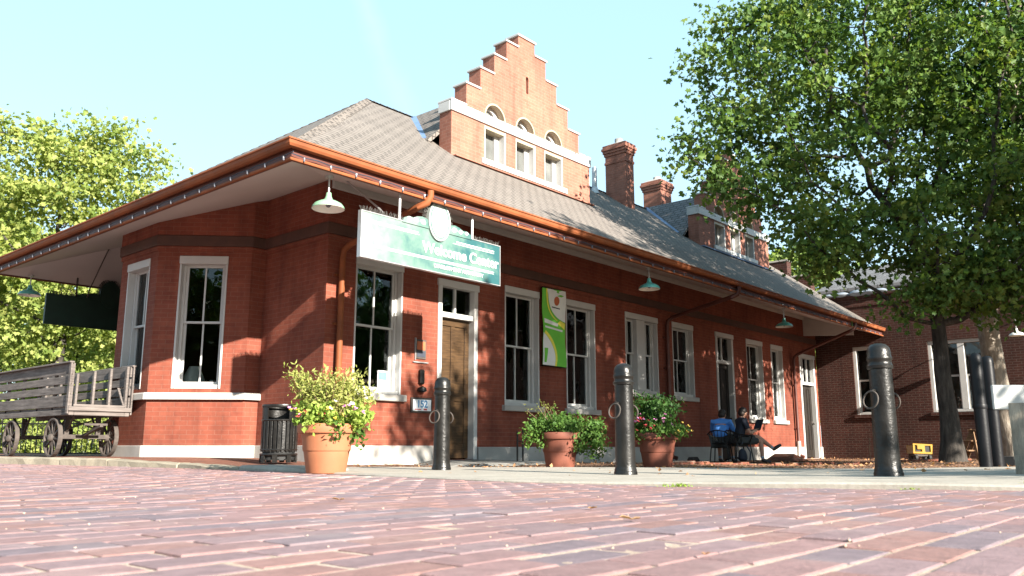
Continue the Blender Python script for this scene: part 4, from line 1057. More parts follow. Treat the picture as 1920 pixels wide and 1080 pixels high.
# ------------------------------------------------------------------ bollards with hitching rings
def gl(x, y, extra=0.): return (x, y, gz(x, y) + extra)
def make_bollard(loc, label):
    t = thing('bollard', label, 'bollard', loc, 0, 'black ringed bollards along the sidewalk')
    b = MB(); H = .95
    b.lathe([(.095, -.02), (.095, .045), (.090, .055), (.088, .065), (.086, .12), (.082, .5), (.079, .76)], 32); b.build('shaft', M['iron'], t, smooth=True)
    b = MB(); b.lathe([(.078, .757), (.090, .765), (.092, .785), (.084, .795), (.083, .82), (.089, .828), (.089, .845), (.083, .853), (.083, .885), (.075, .915), (.055, .938), (.025, .949), (.001, .95)], 32, cap=False); b.build('cap', M['iron'], t, smooth=True)
    b = MB(); b.lathe([(.100, -.02), (.100, .022), (.095, .03)], 32); b.build('foot_ring', M['iron'], t, smooth=True)
    for a in (R(160), R(-10)):
        d = Vector((math.cos(a), math.sin(a), 0)); s = Vector((-d.y, d.x, 0))
        b = MB(); b.tube([d * .07 + Vector((0, 0, .60)), d * .115 + Vector((0, 0, .60))], .014, 8); b.build('ring_eye', M['iron'], t, smooth=True)
        c = d * .118 + Vector((0, 0, .535)); b = MB()
        b.tube([c + (s * math.cos(q) + Vector((0, 0, 1)) * math.sin(q)) * .062 + d * .012 * (1 - math.sin(q)) for q in [2 * math.pi * i / 24 for i in range(24)]], .0065, 8, closed=True); b.build('ring', M['rust'], t, smooth=True)
    return t
bp = ground_at((1662 - 960) / 1588, 6.08)
b0 = make_bollard(gl(bp.x, bp.y), 'black ringed bollard nearest the trees, tallest in view, on the shaded sidewalk')
for px_, d, rz, lb in ((1172, 7.28, .25, 'black ringed bollard between the two dark planters'), (828, 8.75, .5, 'black ringed bollard standing in front of the main wooden door')):
    p = ground_at((px_ - 960) / 1588, d); dup(b0, gl(p.x, p.y), rz, lb)
# pair of round-topped black pipe posts
def pipe_post(loc, label):
    t = thing('pipe_post', label, 'post', loc, 0, 'black pipe posts by the pale trunk'); b = MB()
    b.lathe([(.064, -.03), (.064, 1.14), (.057, 1.185), (.035, 1.21), (.001, 1.22)], 24, cap=False); b.build('pipe', M['pipe'], t, smooth=True)
    b = MB(); b.lathe([(.066, .62), (.069, .63), (.069, .66), (.066, .67)], 24, cap=False); b.build('band', M['pipe'], t, smooth=True); return t
p = ground_at(.5575, 8.9); pp = pipe_post(gl(p.x, p.y, -.02), 'black pipe post left of its twin, in front of the pale trunk')
p = ground_at(.5715, 9.2); dup(pp, gl(p.x, p.y, -.02), .3, 'black pipe post right of its twin, nearer the pale trunk')

# ------------------------------------------------------------------ white board and stone post at the right edge
p = ground_at(.592, 6.9)
t = thing('notice_board', 'blank white board on short legs behind the mossy stone post', 'board', gl(p.x, p.y), 0)
fr = Fr((0, 0, 0), RH, -FH); b = MB(); b.fbox(fr, -.12, 1.05, -.03, 0, .50, .70); b.build('panel', M['white'], t, bevel=.006)
for u in (.25, .9): b = MB(); b.fbox(fr, u, u + .06, -.09, -.032, -.05, .66); b.build('leg', M['oldwood'], t)
p = ground_at(.606, 6.3)
b = MB(); r5 = random.Random(2); vs = []; fs = []
for j in range(7):
    z = -.05 + .57 * j / 6
    for (x, y) in ((-.07, -.07), (0, -.075), (.07, -.07), (.075, 0), (.07, .07), (0, .075), (-.07, .07), (-.075, 0)): vs.append((x * (1.05 - .02 * j) + r5.uniform(-.006, .006), y + r5.uniform(-.006, .006), z))
for j in range(6):
    for i in range(8): fs.append((j * 8 + i, j * 8 + (i + 1) % 8, j * 8 + 8 + (i + 1) % 8, j * 8 + 8 + i))
fs += [tuple(range(8))[::-1], tuple(48 + i for i in range(8))]
b.add(vs, fs); o = b.build('stone_post', M['post']); o.location = gl(p.x, p.y); tag(o, 'short rough mossy stone post at the sidewalk edge below the white board', 'post')

# ------------------------------------------------------------------ flower pots
def leaf_cloud(name, mat, parent, pts, size, up=.3, seed=1, asp=.55, fold=.25, flat=1., lobed=False):
    """many small folded leaves, one mesh"""
    g_ = np.random.default_rng(seed); P = np.asarray(pts, float); n_ = len(P)
    d = g_.normal(size=(n_, 3)); d[:, 2] = d[:, 2] * flat + up; d /= np.linalg.norm(d, axis=1)[:, None]
    a = g_.normal(size=(n_, 3)) * np.array([flat, flat, 1]); s = np.cross(d, a); s /= np.linalg.norm(s, axis=1)[:, None]; nn = np.cross(s, d)
    Ls = size * g_.triangular(.4, .85, 1.6, n_)[:, None]
    if lobed:
        half = [(.16, .46), (.40, .26), (.56, .62), (.72, .22)]; K = 2 + 2 * len(half)
        out = [(0, 0)] + half + [(1, 0)] + [(u, -w_) for u, w_ in half[::-1]]
        v = np.stack([P + d * Ls * u + s * Ls * asp * w_ + nn * Ls * fold * abs(w_) for u, w_ in out], 1); k_ = len(half) + 2
        me = bpy.data.meshes.new(name); me.vertices.add(n_ * K); me.vertices.foreach_set('co', v.astype('f').ravel())
        loc_ = np.array(list(range(k_)) + [0] + list(range(k_ - 1, K))); idx = np.arange(n_)[:, None] * K + loc_; me.loops.add(idx.size); me.loops.foreach_set('vertex_index', idx.ravel().astype('i'))
        me.polygons.add(n_ * 2); me.polygons.foreach_set('loop_start', np.arange(n_ * 2, dtype='i') * k_); me.update(calc_edges=True); me.validate()
        me.materials.append(mat); o = bpy.data.objects.new(name, me); COL.objects.link(o); o.parent = parent; return o
    v = np.empty((n_, 4, 3)); v[:, 0] = P; v[:, 1] = P + d * Ls * .5 + s * Ls * asp * .5 + nn * Ls * fold * .5; v[:, 2] = P + d * Ls; v[:, 3] = P + d * Ls * .5 - s * Ls * asp * .5 + nn * Ls * fold * .5
    me = bpy.data.meshes.new(name); me.vertices.add(n_ * 4); me.vertices.foreach_set('co', v.astype('f').ravel())
    idx = np.arange(n_)[:, None] * 4 + np.array([0, 1, 2, 0, 2, 3]); me.loops.add(n_ * 6); me.loops.foreach_set('vertex_index', idx.ravel().astype('i'))
    me.polygons.add(n_ * 2); me.polygons.foreach_set('loop_start', np.arange(n_ * 2, dtype='i') * 3); me.update(calc_edges=True); me.validate()
    me.materials.append(mat); o = bpy.data.objects.new(name, me); COL.objects.link(o); o.parent = parent; return o
POT = [(.205, 0), (.21, .01), (.245, .2), (.252, .205), (.256, .215), (.262, .30), (.285, .365), (.312, .37), (.318, .38), (.322, .44), (.314, .455), (.290, .455), (.285, .40)]
def make_pot(loc, label, mat, s=.88):
    t = thing('flower_pot', label, 'flower pot', loc, 0, 'large terracotta planters'); b = MB()
    b.lathe([(r * s, z * s * 1.14) for r, z in POT], 40, cap=False); b.build('pot', M[mat], t, smooth=True)
    b = MB(); b.lathe([(.001, .47 * s), (.285 * s, .46 * s)], 24, cap=False); b.build('soil', M['soil'], t, smooth=True); return t
def flowers(parent, name, mat, spots, r_, seed):
    g_ = random.Random(seed)
    for p_ in spots:
        b = MB()
        for k_ in range(5):
            a = 2 * math.pi * k_ / 5 + g_.random(); tx = Vector((g_.uniform(-.4, .4), g_.uniform(-.9, 0), .6)).normalized(); u_ = tx.orthogonal().normalized(); v_ = tx.cross(u_)
            e = lambda q, m: Vector(p_) + (u_ * math.cos(q) + v_ * math.sin(q)) * r_ * m + tx * r_ * .25 * m
            b.add([Vector(p_), e(a - .5, .75), e(a, 1.05), e(a + .5, .75)], [(0, 1, 2, 3)])
        b.build(name, M[mat], parent)
def ring_spots(g_, n_, r0, r1, z0, z1): return [(r * math.cos(a), r * math.sin(a), g_.uniform(z0, z1)) for r, a in [(g_.uniform(r0, r1), g_.uniform(0, 6.283)) for _ in range(n_)]]
def clumps(g_, centres, n_, sp_):
    return [(c[0] + g_.gauss(0, sp_[0]), c[1] + g_.gauss(0, sp_[1]), c[2] + g_.gauss(0, sp_[2])) for c in centres for _ in range(n_)]
p = ground_at((613 - 960) / 1588, 8.05); g6 = random.Random(4)
pot = make_pot(gl(p.x, p.y, -.01), 'bright terracotta pot with tall feathery plant and bright flower bed, beside the trash can', 'terracotta')
bed = clumps(g6, ring_spots(g6, 46, .1, .38, .46, .60), 46, (.04, .04, .035)); leaf_cloud('flower_bed_leaves', M['potlight'], pot, bed, .05, .5, 2, .7)
trail = clumps(g6, [(RH.x * .27, RH.y * .27, .40), (RH.x * .30 - .05, RH.y * .3 - .05, .34), (.2, -.25, .43), (-.1, -.3, .42)], 50, (.03, .03, .05)); leaf_cloud('trailing_leaves', M['potgreen'], pot, trail, .045, -.2, 3, .7)
tall = []
stems = MB()
for i in range(34):
    a = g6.uniform(0, 6.28); r = g6.uniform(.02, .12); dr = Vector((math.cos(a), math.sin(a), 0)); b0_ = dr * r + Vector((0, 0, .5)); h = g6.uniform(.22, .46)
    lean = g6.uniform(.2, .85); tip = b0_ + dr * lean * h * .9 + Vector((0, 0, h)); md = (b0_ + tip) / 2 + dr * .02
    stems.tube([b0_, md, tip], [.005, .004, .002], 5)
    for k_ in range(95):
        f = g6.uniform(.25, 1.05); q_ = b0_.lerp(tip, f) if f < 1 else tip; tall.append(tuple(q_ + Vector((g6.gauss(0, .045), g6.gauss(0, .045), g6.gauss(0, .04)))))
for k_ in range(5):
    q0 = Vector((RH.x * .15, RH.y * .15, .5)); q1 = q0 + RH * g6.uniform(.15, .26) + Vector((0, 0, g6.uniform(.12, .32))); stems.tube([q0, q1], [.005, .002], 5); tall += clumps(g6, [q1, q0.lerp(q1, .7)], 32, (.035, .035, .04))
stems.build('stems', M['stemw'], pot); leaf_cloud('tall_foliage', M['potdry'], pot, tall, .052, .5, 5, .36)
front = lambda n_, s0, s1, z0, z1: [tuple(-FH * g6.uniform(.15, .34) + RH * g6.uniform(s0, s1) + Vector((0, 0, g6.uniform(z0, z1)))) for _ in range(n_)]
flowers(pot, 'pink_flower', 'petalpink', front(6, .2, .42, .53, .62) + front(3, -.35, -.1, .53, .6), .024, 1); flowers(pot, 'white_flower', 'petalwhite', front(4, .08, .3, .58, .66), .026, 2)
flowers(pot, 'red_flower', 'petalred', front(10, -.22, .12, .50, .57), .022, 3); flowers(pot, 'yellow_flower', 'petalyellow', front(10, -.3, .3, .50, .6), .02, 4)

p = ground_at((1050 - 960) / 1588, 10.6)
pot = make_pot(gl(p.x, p.y, -.025), 'dark terracotta pot spilling trailing green leaves, below the banner', 'olderpot', .84)
c_ = [tuple(RH * (.26 * math.cos(a) * g6.uniform(.3, 1)) + FH * (.26 * math.sin(a) * g6.uniform(.3, 1)) + Vector((0, 0, g6.uniform(.44, .62)))) for a in [g6.uniform(0, 6.28) for _ in range(44)]]
c_ += [tuple(RH * g6.uniform(.2, .52) - FH * g6.uniform(.0, .25) + Vector((0, 0, g6.uniform(.18, .55)))) for _ in range(30)] + [tuple(RH * g6.uniform(-.42, -.2) - FH * g6.uniform(0, .2) + Vector((0, 0, g6.uniform(.3, .55)))) for _ in range(14)]
leaf_cloud('trailing_foliage', M['potgreen'], pot, clumps(g6, c_, 46, (.045, .045, .04)), .05, -.1, 7, .5)
sm = MB(); dry = []
for i in range(9):
    q0 = Vector((g6.uniform(-.1, .1), g6.uniform(-.1, .1), .5)) - RH * .08; q1 = q0 + Vector((g6.uniform(-.15, .15), g6.uniform(-.15, .15), g6.uniform(.12, .30))) - RH * .1; sm.tube([q0, q1], [.004, .002], 5); dry += clumps(g6, [q1], 12, (.03, .03, .03))
sm.build('stems', M['stemw'], pot); leaf_cloud('dry_sprigs', M['potdry'], pot, dry, .035, .4, 8, .3)
p = ground_at((1232 - 960) / 1588, 10.7)
pot = make_pot(gl(p.x, p.y, -.03), 'dark terracotta pot of mounded green plant with pink and yellow flowers behind a bollard', 'olderpot', .84)
c_ = [tuple(RH * (.27 * math.cos(a) * g6.uniform(.2, 1)) + FH * (.27 * math.sin(a) * g6.uniform(.2, 1)) + Vector((0, 0, g6.uniform(.55, .86)))) for a in [g6.uniform(0, 6.28) for _ in range(48)]]
leaf_cloud('mounded_foliage', M['leafdark'], pot, clumps(g6, c_, 44, (.05, .05, .045)), .05, .3, 9, .5)
c_ = [tuple(RH * (.36 * math.cos(a) * g6.uniform(.5, 1.1)) + FH * (.34 * math.sin(a) * g6.uniform(.5, 1)) + Vector((0, 0, g6.uniform(.38, .56)))) for a in [g6.uniform(0, 6.28) for _ in range(44)]]
leaf_cloud('flower_bed_leaves', M['potgreen'], pot, clumps(g6, c_, 36, (.045, .045, .03)), .045, .3, 10, .6)
flowers(pot, 'red_flower', 'petalred', front(16, -.38, .0, .42, .62), .026, 5); flowers(pot, 'pink_flower', 'petalpink', front(12, -.3, .2, .5, .68), .026, 6); flowers(pot, 'yellow_flower', 'petalyellow', front(10, .1, .42, .42, .56), .022, 7)

# ------------------------------------------------------------------ slatted trash can
p = ground_at((523 - 960) / 1588, 10.75)
t = thing('trash_can', 'black slatted metal trash can with side opening, at the corner of the station', 'trash can', gl(p.x, p.y, .02), -HEAD * .0)
b = MB(); ns = 26; rr = .22
for i in range(ns):
    a = 2 * math.pi * i / ns; fr = Fr((math.cos(a) * rr, math.sin(a) * rr, 0), (-math.sin(a), math.cos(a), 0), (math.cos(a), math.sin(a), 0)); b.fbox(fr, -.019, .019, -.006, .006, .135, .53)
b.build('slats', M['iron'], t, bevel=.003)
b = MB()
for z, q in ((.10, .016), (.16, .012), (.525, .014)): b.tube([(rr * math.cos(a), rr * math.sin(a), z) for a in [2 * math.pi * i / 30 for i in range(30)]], q, 6, closed=True)
for i in range(8):
    a = 2 * math.pi * i / 8; fr = Fr((math.cos(a) * rr, math.sin(a) * rr, 0), (-math.sin(a), math.cos(a), 0), (math.cos(a), math.sin(a), 0)); b.fbox(fr, -.03, .03, -.01, .01, .0, .10); b.fbox(fr, -.055, .055, -.008, .008, .03, .045)
b.build('base_ring', M['iron'], t)
b = MB(); b.lathe([(.20, .03), (.20, .50), (.19, .50), (.19, .05)], 26, cap=False); b.build('liner', M['rubber'], t, smooth=True)
b = MB()
a0 = math.atan2(-FH.y, -FH.x) + .15; open_half = .62
angs = [a0 + open_half + (2 * math.pi - 2 * open_half) * i / 40 for i in range(41)]
vs = [(rr * 1.03 * math.cos(a), rr * 1.03 * math.sin(a), z) for z in (.53, .70) for a in angs] + [(rr * .97 * math.cos(a), rr * .97 * math.sin(a), z) for z in (.53, .70) for a in angs]
k_ = 41; b.add(vs, [(i, i + 1, k_ + i + 1, k_ + i) for i in range(40)] + [(2 * k_ + i, 3 * k_ + i, 3 * k_ + i + 1, 2 * k_ + i + 1) for i in range(40)] + [(0, k_, 3 * k_, 2 * k_), (40, 2 * k_ + 40, 3 * k_ + 40, k_ + 40)])
b.lathe([(rr * .72, .685), (rr * 1.05, .685), (rr * 1.07, .70), (rr * 1.05, .722), (rr * .72, .722)], 40, cap=False); b.build('hood', M['iron'], t, smooth=True)

# ------------------------------------------------------------------ baggage cart beside the bay
t = thing('baggage_cart', 'weathered grey wooden baggage cart with slatted sides and spoked iron wheels', 'cart', (5.14, 12.3, .075)); W2 = .40; LN = 3.4
b = MB()
for i in range(6): b.box(-W2 + i * .134, -W2 + i * .134 + .128, .02, LN, .66, .70)
b.build('deck', M['oldwood'], t, bevel=.004)
b = MB(); b.box(-W2 - .02, -W2 + .05, 0, LN, .58, .659); b.box(W2 - .05, W2 + .02, 0, LN, .58, .659); b.box(-W2 + .051, W2 - .051, .0, .07, .58, .659); b.box(-W2 - .04, W2 + .04, -.03, .018, .64, .70); b.build('deck_frame', M['oldwood'], t, bevel=.006)
for s_ in (-1, 1):
    pn = MB(); x0, x1 = sorted((s_ * (W2 + .001), s_ * (W2 + .026)))
    for k_, (z, h) in enumerate(((.70, .155), (.885, .105), (1.02, .105), (1.155, .15))):
        pn.box(x0, x1, .02 + .01 * rng.random(), LN, z, z + h)
    sp2 = pn.build('side_panel', M['oldwood'], t, bevel=.004)
    st2 = MB(); xi0, xi1 = sorted((s_ * W2, s_ * (W2 - .035)))
    for y in (.06, .62, 1.2, 1.85, 2.5, 3.1): st2.box(xi0, xi1, y, y + .065, .60, 1.31)
    xo0, xo1 = sorted((s_ * (W2 + .027), s_ * (W2 + .05))); st2.box(xo0, xo1, -.01, .06, .60, 1.33); st2.box(xo0 - .02, xo1 + .02, -.012, LN, 1.306, 1.33)
    st2.build('stakes', M['oldwood'], sp2, bevel=.004)
b = MB(); b.bar((-W2 + .04, .03, .72), (W2 - .06, .03, .72), .03, .03); b.bar((W2 - .05, .03, .70), (W2 - .02, .35, 1.0), .03, .03); b.build('end_rail', M['oldwood'], t)
b = MB()
for y in (.55, 2.2):
    b.box(-W2 + .05, W2 - .05, y - .05, y + .05, .26, .32)
    for x in (-.22, .22): b.box(x - .03, x + .03, y - .03, y + .03, .32, .58); b.bar((x, y, .34), (x * 1.2, y + .34, .58), .03, .02); b.bar((x, y, .34), (x * 1.2, y - .34, .58), .03, .02)
    b.tube([(-W2, y, .28), (W2, y, .28)], .022, 8)
b.bar((0, .55, .30), (0, 2.2, .30), .06, .05); b.bar((-.2, .55, .4), (.2, .55, .55), .02, .02); b.bar((.2, .55, .4), (-.2, .55, .55), .02, .02)
b.build('undercarriage', M['rust'], t)
b = MB(); b.bar((0, .5, .3), (0.02, -.05, .44), .045, .035); b.bar((-.16, .1, .46), (.16, .1, .46), .03, .03); b.build('drawbar', M['rust'], t)
def wheel(x, y):
    b = MB(); rw = .275; c = Vector((x, y, rw))
    e = lambda q, r: c + Vector((0, math.cos(q) * r, math.sin(q) * r))
    for i in range(32):
        pass
    vs = []; fs = []
    for i in range(32):
        q = 2 * math.pi * i / 32
        for (r, dx) in ((rw, -.032), (rw, .032), (rw - .03, .028), (rw - .03, -.028)): p_ = e(q, r); vs.append((p_.x + dx, p_.y, p_.z))
    for i in range(32):
        j = (i + 1) % 32
        for k_ in range(4): fs.append((i * 4 + k_, i * 4 + (k_ + 1) % 4, j * 4 + (k_ + 1) % 4, j * 4 + k_))
    b.add(vs, fs); wl = b.build('wheel', M['rust'], t, bevel=.004)
    s2 = MB()
    for i in range(10): q = 2 * math.pi * i / 10 + .1; s2.bar(e(q, .04), e(q, rw - .025), .022, .03, (1, 0, 0))
    s2.build('spokes', M['rust'], wl)
    h2 = MB(); h2.tube([c + Vector((-.07, 0, 0)), c + Vector((-.045, 0, 0)), c + Vector((.045, 0, 0)), c + Vector((.07, 0, 0))], [.028, .055, .055, .028], 14); h2.build('hub', M['rust'], wl, smooth=True)
for y in (.55, 2.2):
    for x in (-W2 + .01, W2 - .01): wheel(x, y)

# ------------------------------------------------------------------ things under the trees
p = ground_at((1730 - 960) / 1588, 19.2)
t = thing('yellow_cart', 'small yellow plastic cart on black wheels by the brick wing', 'cart', (p.x, p.y, gz(p.x, p.y) - .03), -HEAD * 0 - .87); t.scale = (.85, .85, .85)
b = MB(); fr = Fr((0, 0, 0), (1, 0, 0), (0, -1, 0)); b.plate(fr, [(-.27, .20), (.24, .18), (.27, .44), (-.26, .47)], [[(-.21, .25), (-.03, .25), (-.03, .31), (-.15, .31), (-.15, .42), (-.21, .42)], [(.06, .24), (.20, .24), (.20, .40), (.06, .40)]], -.04, 0)
b.box(-.26, .25, .041, .40, .19, .42); b.build('tub', M['yellow'], t, bevel=.015)
b = MB(); b.box(-.18, .19, .03, .06, .24, .42); b.build('dark_inset', M['rubber'], t)
for x in (-.18, .18):
    for y in (.06, .34): b = MB(); b.tube([(x - .03, y, .09), (x + .03, y, .09)], .09, 16); b.build('wheel', M['rubber'], t, smooth=True)
b = MB(); b.box(-.22, .22, .03, .37, .13, .188); b.build('chassis', M['rust'], t)
p = ground_at((1830 - 960) / 1588, 18.)
t = thing('step_stool', 'tan wooden step stand against the brick wing between the two trunks', 'step stool', (p.x, p.y, gz(p.x, p.y) - .03), -.2); t.scale = (.85, .85, .85)
for s_ in (-1, 1): b = MB(); b.bar((s_ * .16, .35, 0), (s_ * .16, -.02, .75), .04, .09); b.bar((s_ * .16, -.1, 0), (s_ * .16, -.02, .75), .04, .06); b.build('leg', M['tanwood'], t, bevel=.004)
for z, y in ((.22, .22), (.46, .11), (.72, -.02)): b = MB(); b.box(-.2, .2, y - .1, y + .1, z, z + .035); b.build('tread', M['tanwood'], t, bevel=.004)
p = ground_at(.585, 10.5)
b = MB(); b.box(-.12, .12, -.08, .08, 0, .13); b.box(-.12, .12, -.086, -.081, .03, .10); o = b.build('dark_block', M['rubber'], bevel=.01); o.location = gl(p.x, p.y, -.03); tag(o, 'dark low block on the ground at the foot of the pale trunk', 'block')
# bare stems by the wall
t = thing('dead_shrub', 'thin bare dry stems standing in the mulch before the brick wing', 'shrub', (19.2, 6.1, gz(19, 6) - .03)); b = MB()
for i in range(9):
    q0 = Vector((rng.uniform(-.5, .5), rng.uniform(-.3, .3), 0)); q1 = q0 + Vector((rng.uniform(-.2, .2), rng.uniform(-.2, .2), rng.uniform(.25, .6))); q2 = q1 + Vector((rng.uniform(-.2, .2), rng.uniform(-.2, .2), .05)); b.tube([q0, q1, q2], [.008, .006, .003], 5)
b.build('stems', M['stemw'], t)
# litter and tufts
lit = []; gL = random.Random(9)
while len(lit) < 2600:
    y = gL.uniform(-1, 9.3); x = gL.uniform(max(xf(y), 6), 24.4)
    if gL.random() < .85: lit.append((x, y, gz(x, y) - .012))
for _ in range(60):
    y = gL.uniform(.5, 7); x = xc(y) + (xf(y) - xc(y)) * gL.random() ** .5; lit.append((x, y, gz(x, y) + .006))
tag(leaf_cloud('leaf_litter', M['litter'], None, lit, .055, .0, 12, .6, flat=.22), 'dry brown leaves scattered over the mulch and sidewalk', 'leaf litter', kind='stuff')
def street_leaf(px_, py_, label, s_=.05):
    f = FH * math.cos(PITCH) + Vector((0, 0, math.sin(PITCH))); u = RH.cross(f); r_ = f + RH * ((px_ - 960) / FPX) - u * ((py_ - 540) / FPX)
    p_ = Vector((3, 1, 0))
    for _ in range(30): p_ = Vector((0, 0, CAM_H)) + r_ * ((sz(p_.x, p_.y) - CAM_H) / r_.z)
    b = MB(); k_ = 12; vs = [(0, 0, .004)]
    for i in range(k_): a = 2 * math.pi * i / k_; rr_ = s_ * (1 + .3 * math.cos(3 * a)) * (1.2 if abs(math.cos(a)) > .7 else .7); vs.append((rr_ * math.cos(a), rr_ * math.sin(a), .006 + .25 * s_ * math.sin(2 * a) ** 2 + .2 * s_ * (math.cos(a) > .7)))
    b.add(vs, [(0, i + 1, (i + 1) % k_ + 1) for i in range(k_)]); o = b.build('fallen_leaf', M['litter'], smooth=True); o.location = (p_.x, p_.y, sz(p_.x, p_.y) + .001); o.rotation_euler = (0, 0, rng.uniform(0, 6)); tag(o, label, 'leaf', 'fallen leaves on the brick street')
street_leaf(1185, 978, 'curled tan leaf lying on the bricks, largest on the street', .021); street_leaf(636, 940, 'small brown leaf on the bricks below the bright terracotta pot', .018); street_leaf(1322, 1046, 'dark crumb of leaf in a joint near the bottom of the picture', .006); street_leaf(1108, 957, 'pale flat leaf on the bricks up and left of the curled tan leaf', .015)
def tuft(x, y, label, n_, w_, h_, mat='potlight'):
    b = MB(); r6 = random.Random(int(x * 99))
    for i in range(n_):
        q0 = Vector((r6.gauss(0, w_), r6.gauss(0, w_ * .35), -.02)); a = r6.uniform(0, 6.28); hh = h_ * r6.uniform(.5, 1.1); d_ = Vector((math.cos(a), math.sin(a), 0)); q1 = q0 + d_ * hh * .25 + Vector((0, 0, hh * .8)); q2 = q0 + d_ * hh * .8 + Vector((0, 0, hh)); s_ = Vector((-d_.y, d_.x, 0)) * .004
        b.add([q0 - s_, q0 + s_, q1 + s_, q1 - s_, q2], [(0, 1, 2, 3), (3, 2, 4)])
    o = b.build('grass_tuft', M[mat]); o.location = (x, y, sz(x, y)); tag(o, label, 'grass', 'grass tufts in the sidewalk edge')
tuft(xc(2.75) - .03, 2.75, 'bright green grass tuft at the sidewalk edge below the middle bollard', 150, .09, .045)
tuft(xc(1.45) - .03, 1.45, 'small green grass tuft at the sidewalk edge below the bollard by the trees', 70, .05, .035)
tuft(5.42, .92, 'dry yellow weed clump at the foot of the stone post', 90, .07, .07, 'potdry')
# small pebbles and grit
b = MB(); r7 = random.Random(21)
for i in range(170):
    d = 1.5 + 6 * r7.random() ** 1.3; u = r7.uniform(-.62, .62); p_ = ground_at(u, d)
    if p_.x > xc(p_.y) - .05: continue
    s_ = r7.uniform(.0012, .0038); b.ball((p_.x, p_.y, sz(p_.x, p_.y) + s_ * .5), s_, 6, 4, (1, r7.uniform(.6, 1), .7))
tag(b.build('grit', M['sand']), 'pale grit and pebbles scattered on the bricks', 'grit', kind='stuff')

# ------------------------------------------------------------------ people on iron chairs
def skinned(name, J, bones, mat, parent, sub=2, root=None):
    names = list(J); me = bpy.data.meshes.new(name); me.from_pydata([J[k_][0] for k_ in names], [(names.index(a), names.index(c)) for a, c in bones], [])
    o = bpy.data.objects.new(name, me); COL.objects.link(o); m_ = o.modifiers.new('skin', 'SKIN'); m_.use_smooth_shade = True
    for i, k_ in enumerate(names):
        r_ = J[k_][1]; r_ = r_ if isinstance(r_, tuple) else (r_, r_); me.skin_vertices[0].data[i].radius = r_; me.skin_vertices[0].data[i].use_root = (k_ == (root or names[0]))
    s_ = o.modifiers.new('sub', 'SUBSURF'); s_.levels = sub; s_.render_levels = sub
    dg = bpy.context.evaluated_depsgraph_get(); dg.update(); m2 = bpy.data.meshes.new_from_object(o.evaluated_get(dg)); bpy.data.objects.remove(o)
    for p_ in m2.polygons: p_.use_smooth = True
    m2.materials.clear(); m2.materials.append(mat); o2 = bpy.data.objects.new(name, m2); COL.objects.link(o2); o2.parent = parent; return o2
def iron_chair(loc, rz, label):
    t = thing('iron_chair', label, 'chair', loc, rz, 'black iron patio chairs'); t.scale = (.92, .92, .90); b = MB()      # sitter faces +y
    b.lathe([(.001, .425), (.21, .425), (.225, .435), (.21, .445), (.001, .445)], 20, cap=False); b.build('seat', M['iron'], t, smooth=True)
    for x, y in ((-.17, .15), (.17, .15), (-.17, -.15), (.17, -.15)): b = MB(); b.tube([(x, y, .43), (x * 1.25, y * 1.35, 0)], .013, 8); b.build('leg', M['iron'], t, smooth=True)
    b = MB(); hoop = [(-.27 + .0, .16, .60), (-.27, 0, .62), (-.25, -.17, .64), (-.16, -.26, .70), (0, -.29, .73), (.16, -.26, .70), (.25, -.17, .64), (.27, 0, .62), (.27, .16, .60)]; b.tube(hoop, .014, 8)
    b.tube([(-.27, .16, .6), (-.2, .12, .44)], .012, 6); b.tube([(.27, .16, .6), (.2, .12, .44)], .012, 6); b.build('back_hoop', M['iron'], t, smooth=True)
    b = MB()
    for i in range(9):
        f = i / 8; a = math.pi * (1.08 + .84 * f); x = .25 * math.cos(a); y = .27 * math.sin(a); b.tube([(x * .78, y * .72, .44), (x, y, .645 + .085 * math.sin(math.pi * f))], .008, 6)
    b.build('spindles', M['iron'], t, smooth=True); return t
def hand(J, B, pre, wrist, d, side, palm):
    """five separate bent fingers rooted in the palm"""
    d, side, palm = Vector(d).normalized(), Vector(side).normalized(), Vector(palm).normalized(); w_ = Vector(wrist)
    J[pre + 'palm'] = (tuple(w_ + d * .05), (.030, .018)); B.append((pre + 'wrist', pre + 'palm'))
    for i, (s_, l_) in enumerate(((-.027, .058), (-.009, .070), (.009, .066), (.026, .05))):
        a = w_ + d * .085 + side * s_; m_ = a + d * l_ * .55 + palm * .012; e = m_ + d * l_ * .3 + palm * l_ * .45
        for n_, q in (('a', a), ('b', m_), ('c', e)): J[pre + f'f{i}{n_}'] = (tuple(q), .0085)
        B += [(pre + 'palm', pre + f'f{i}a'), (pre + f'f{i}a', pre + f'f{i}b'), (pre + f'f{i}b', pre + f'f{i}c')]
    a = w_ + d * .03 - side * .035; e = a + d * .04 - side * .02 + palm * .02
    J[pre + 'ta'] = (tuple(a), .011); J[pre + 'tb'] = (tuple(e), .009); B += [(pre + 'palm', pre + 'ta'), (pre + 'ta', pre + 'tb')]
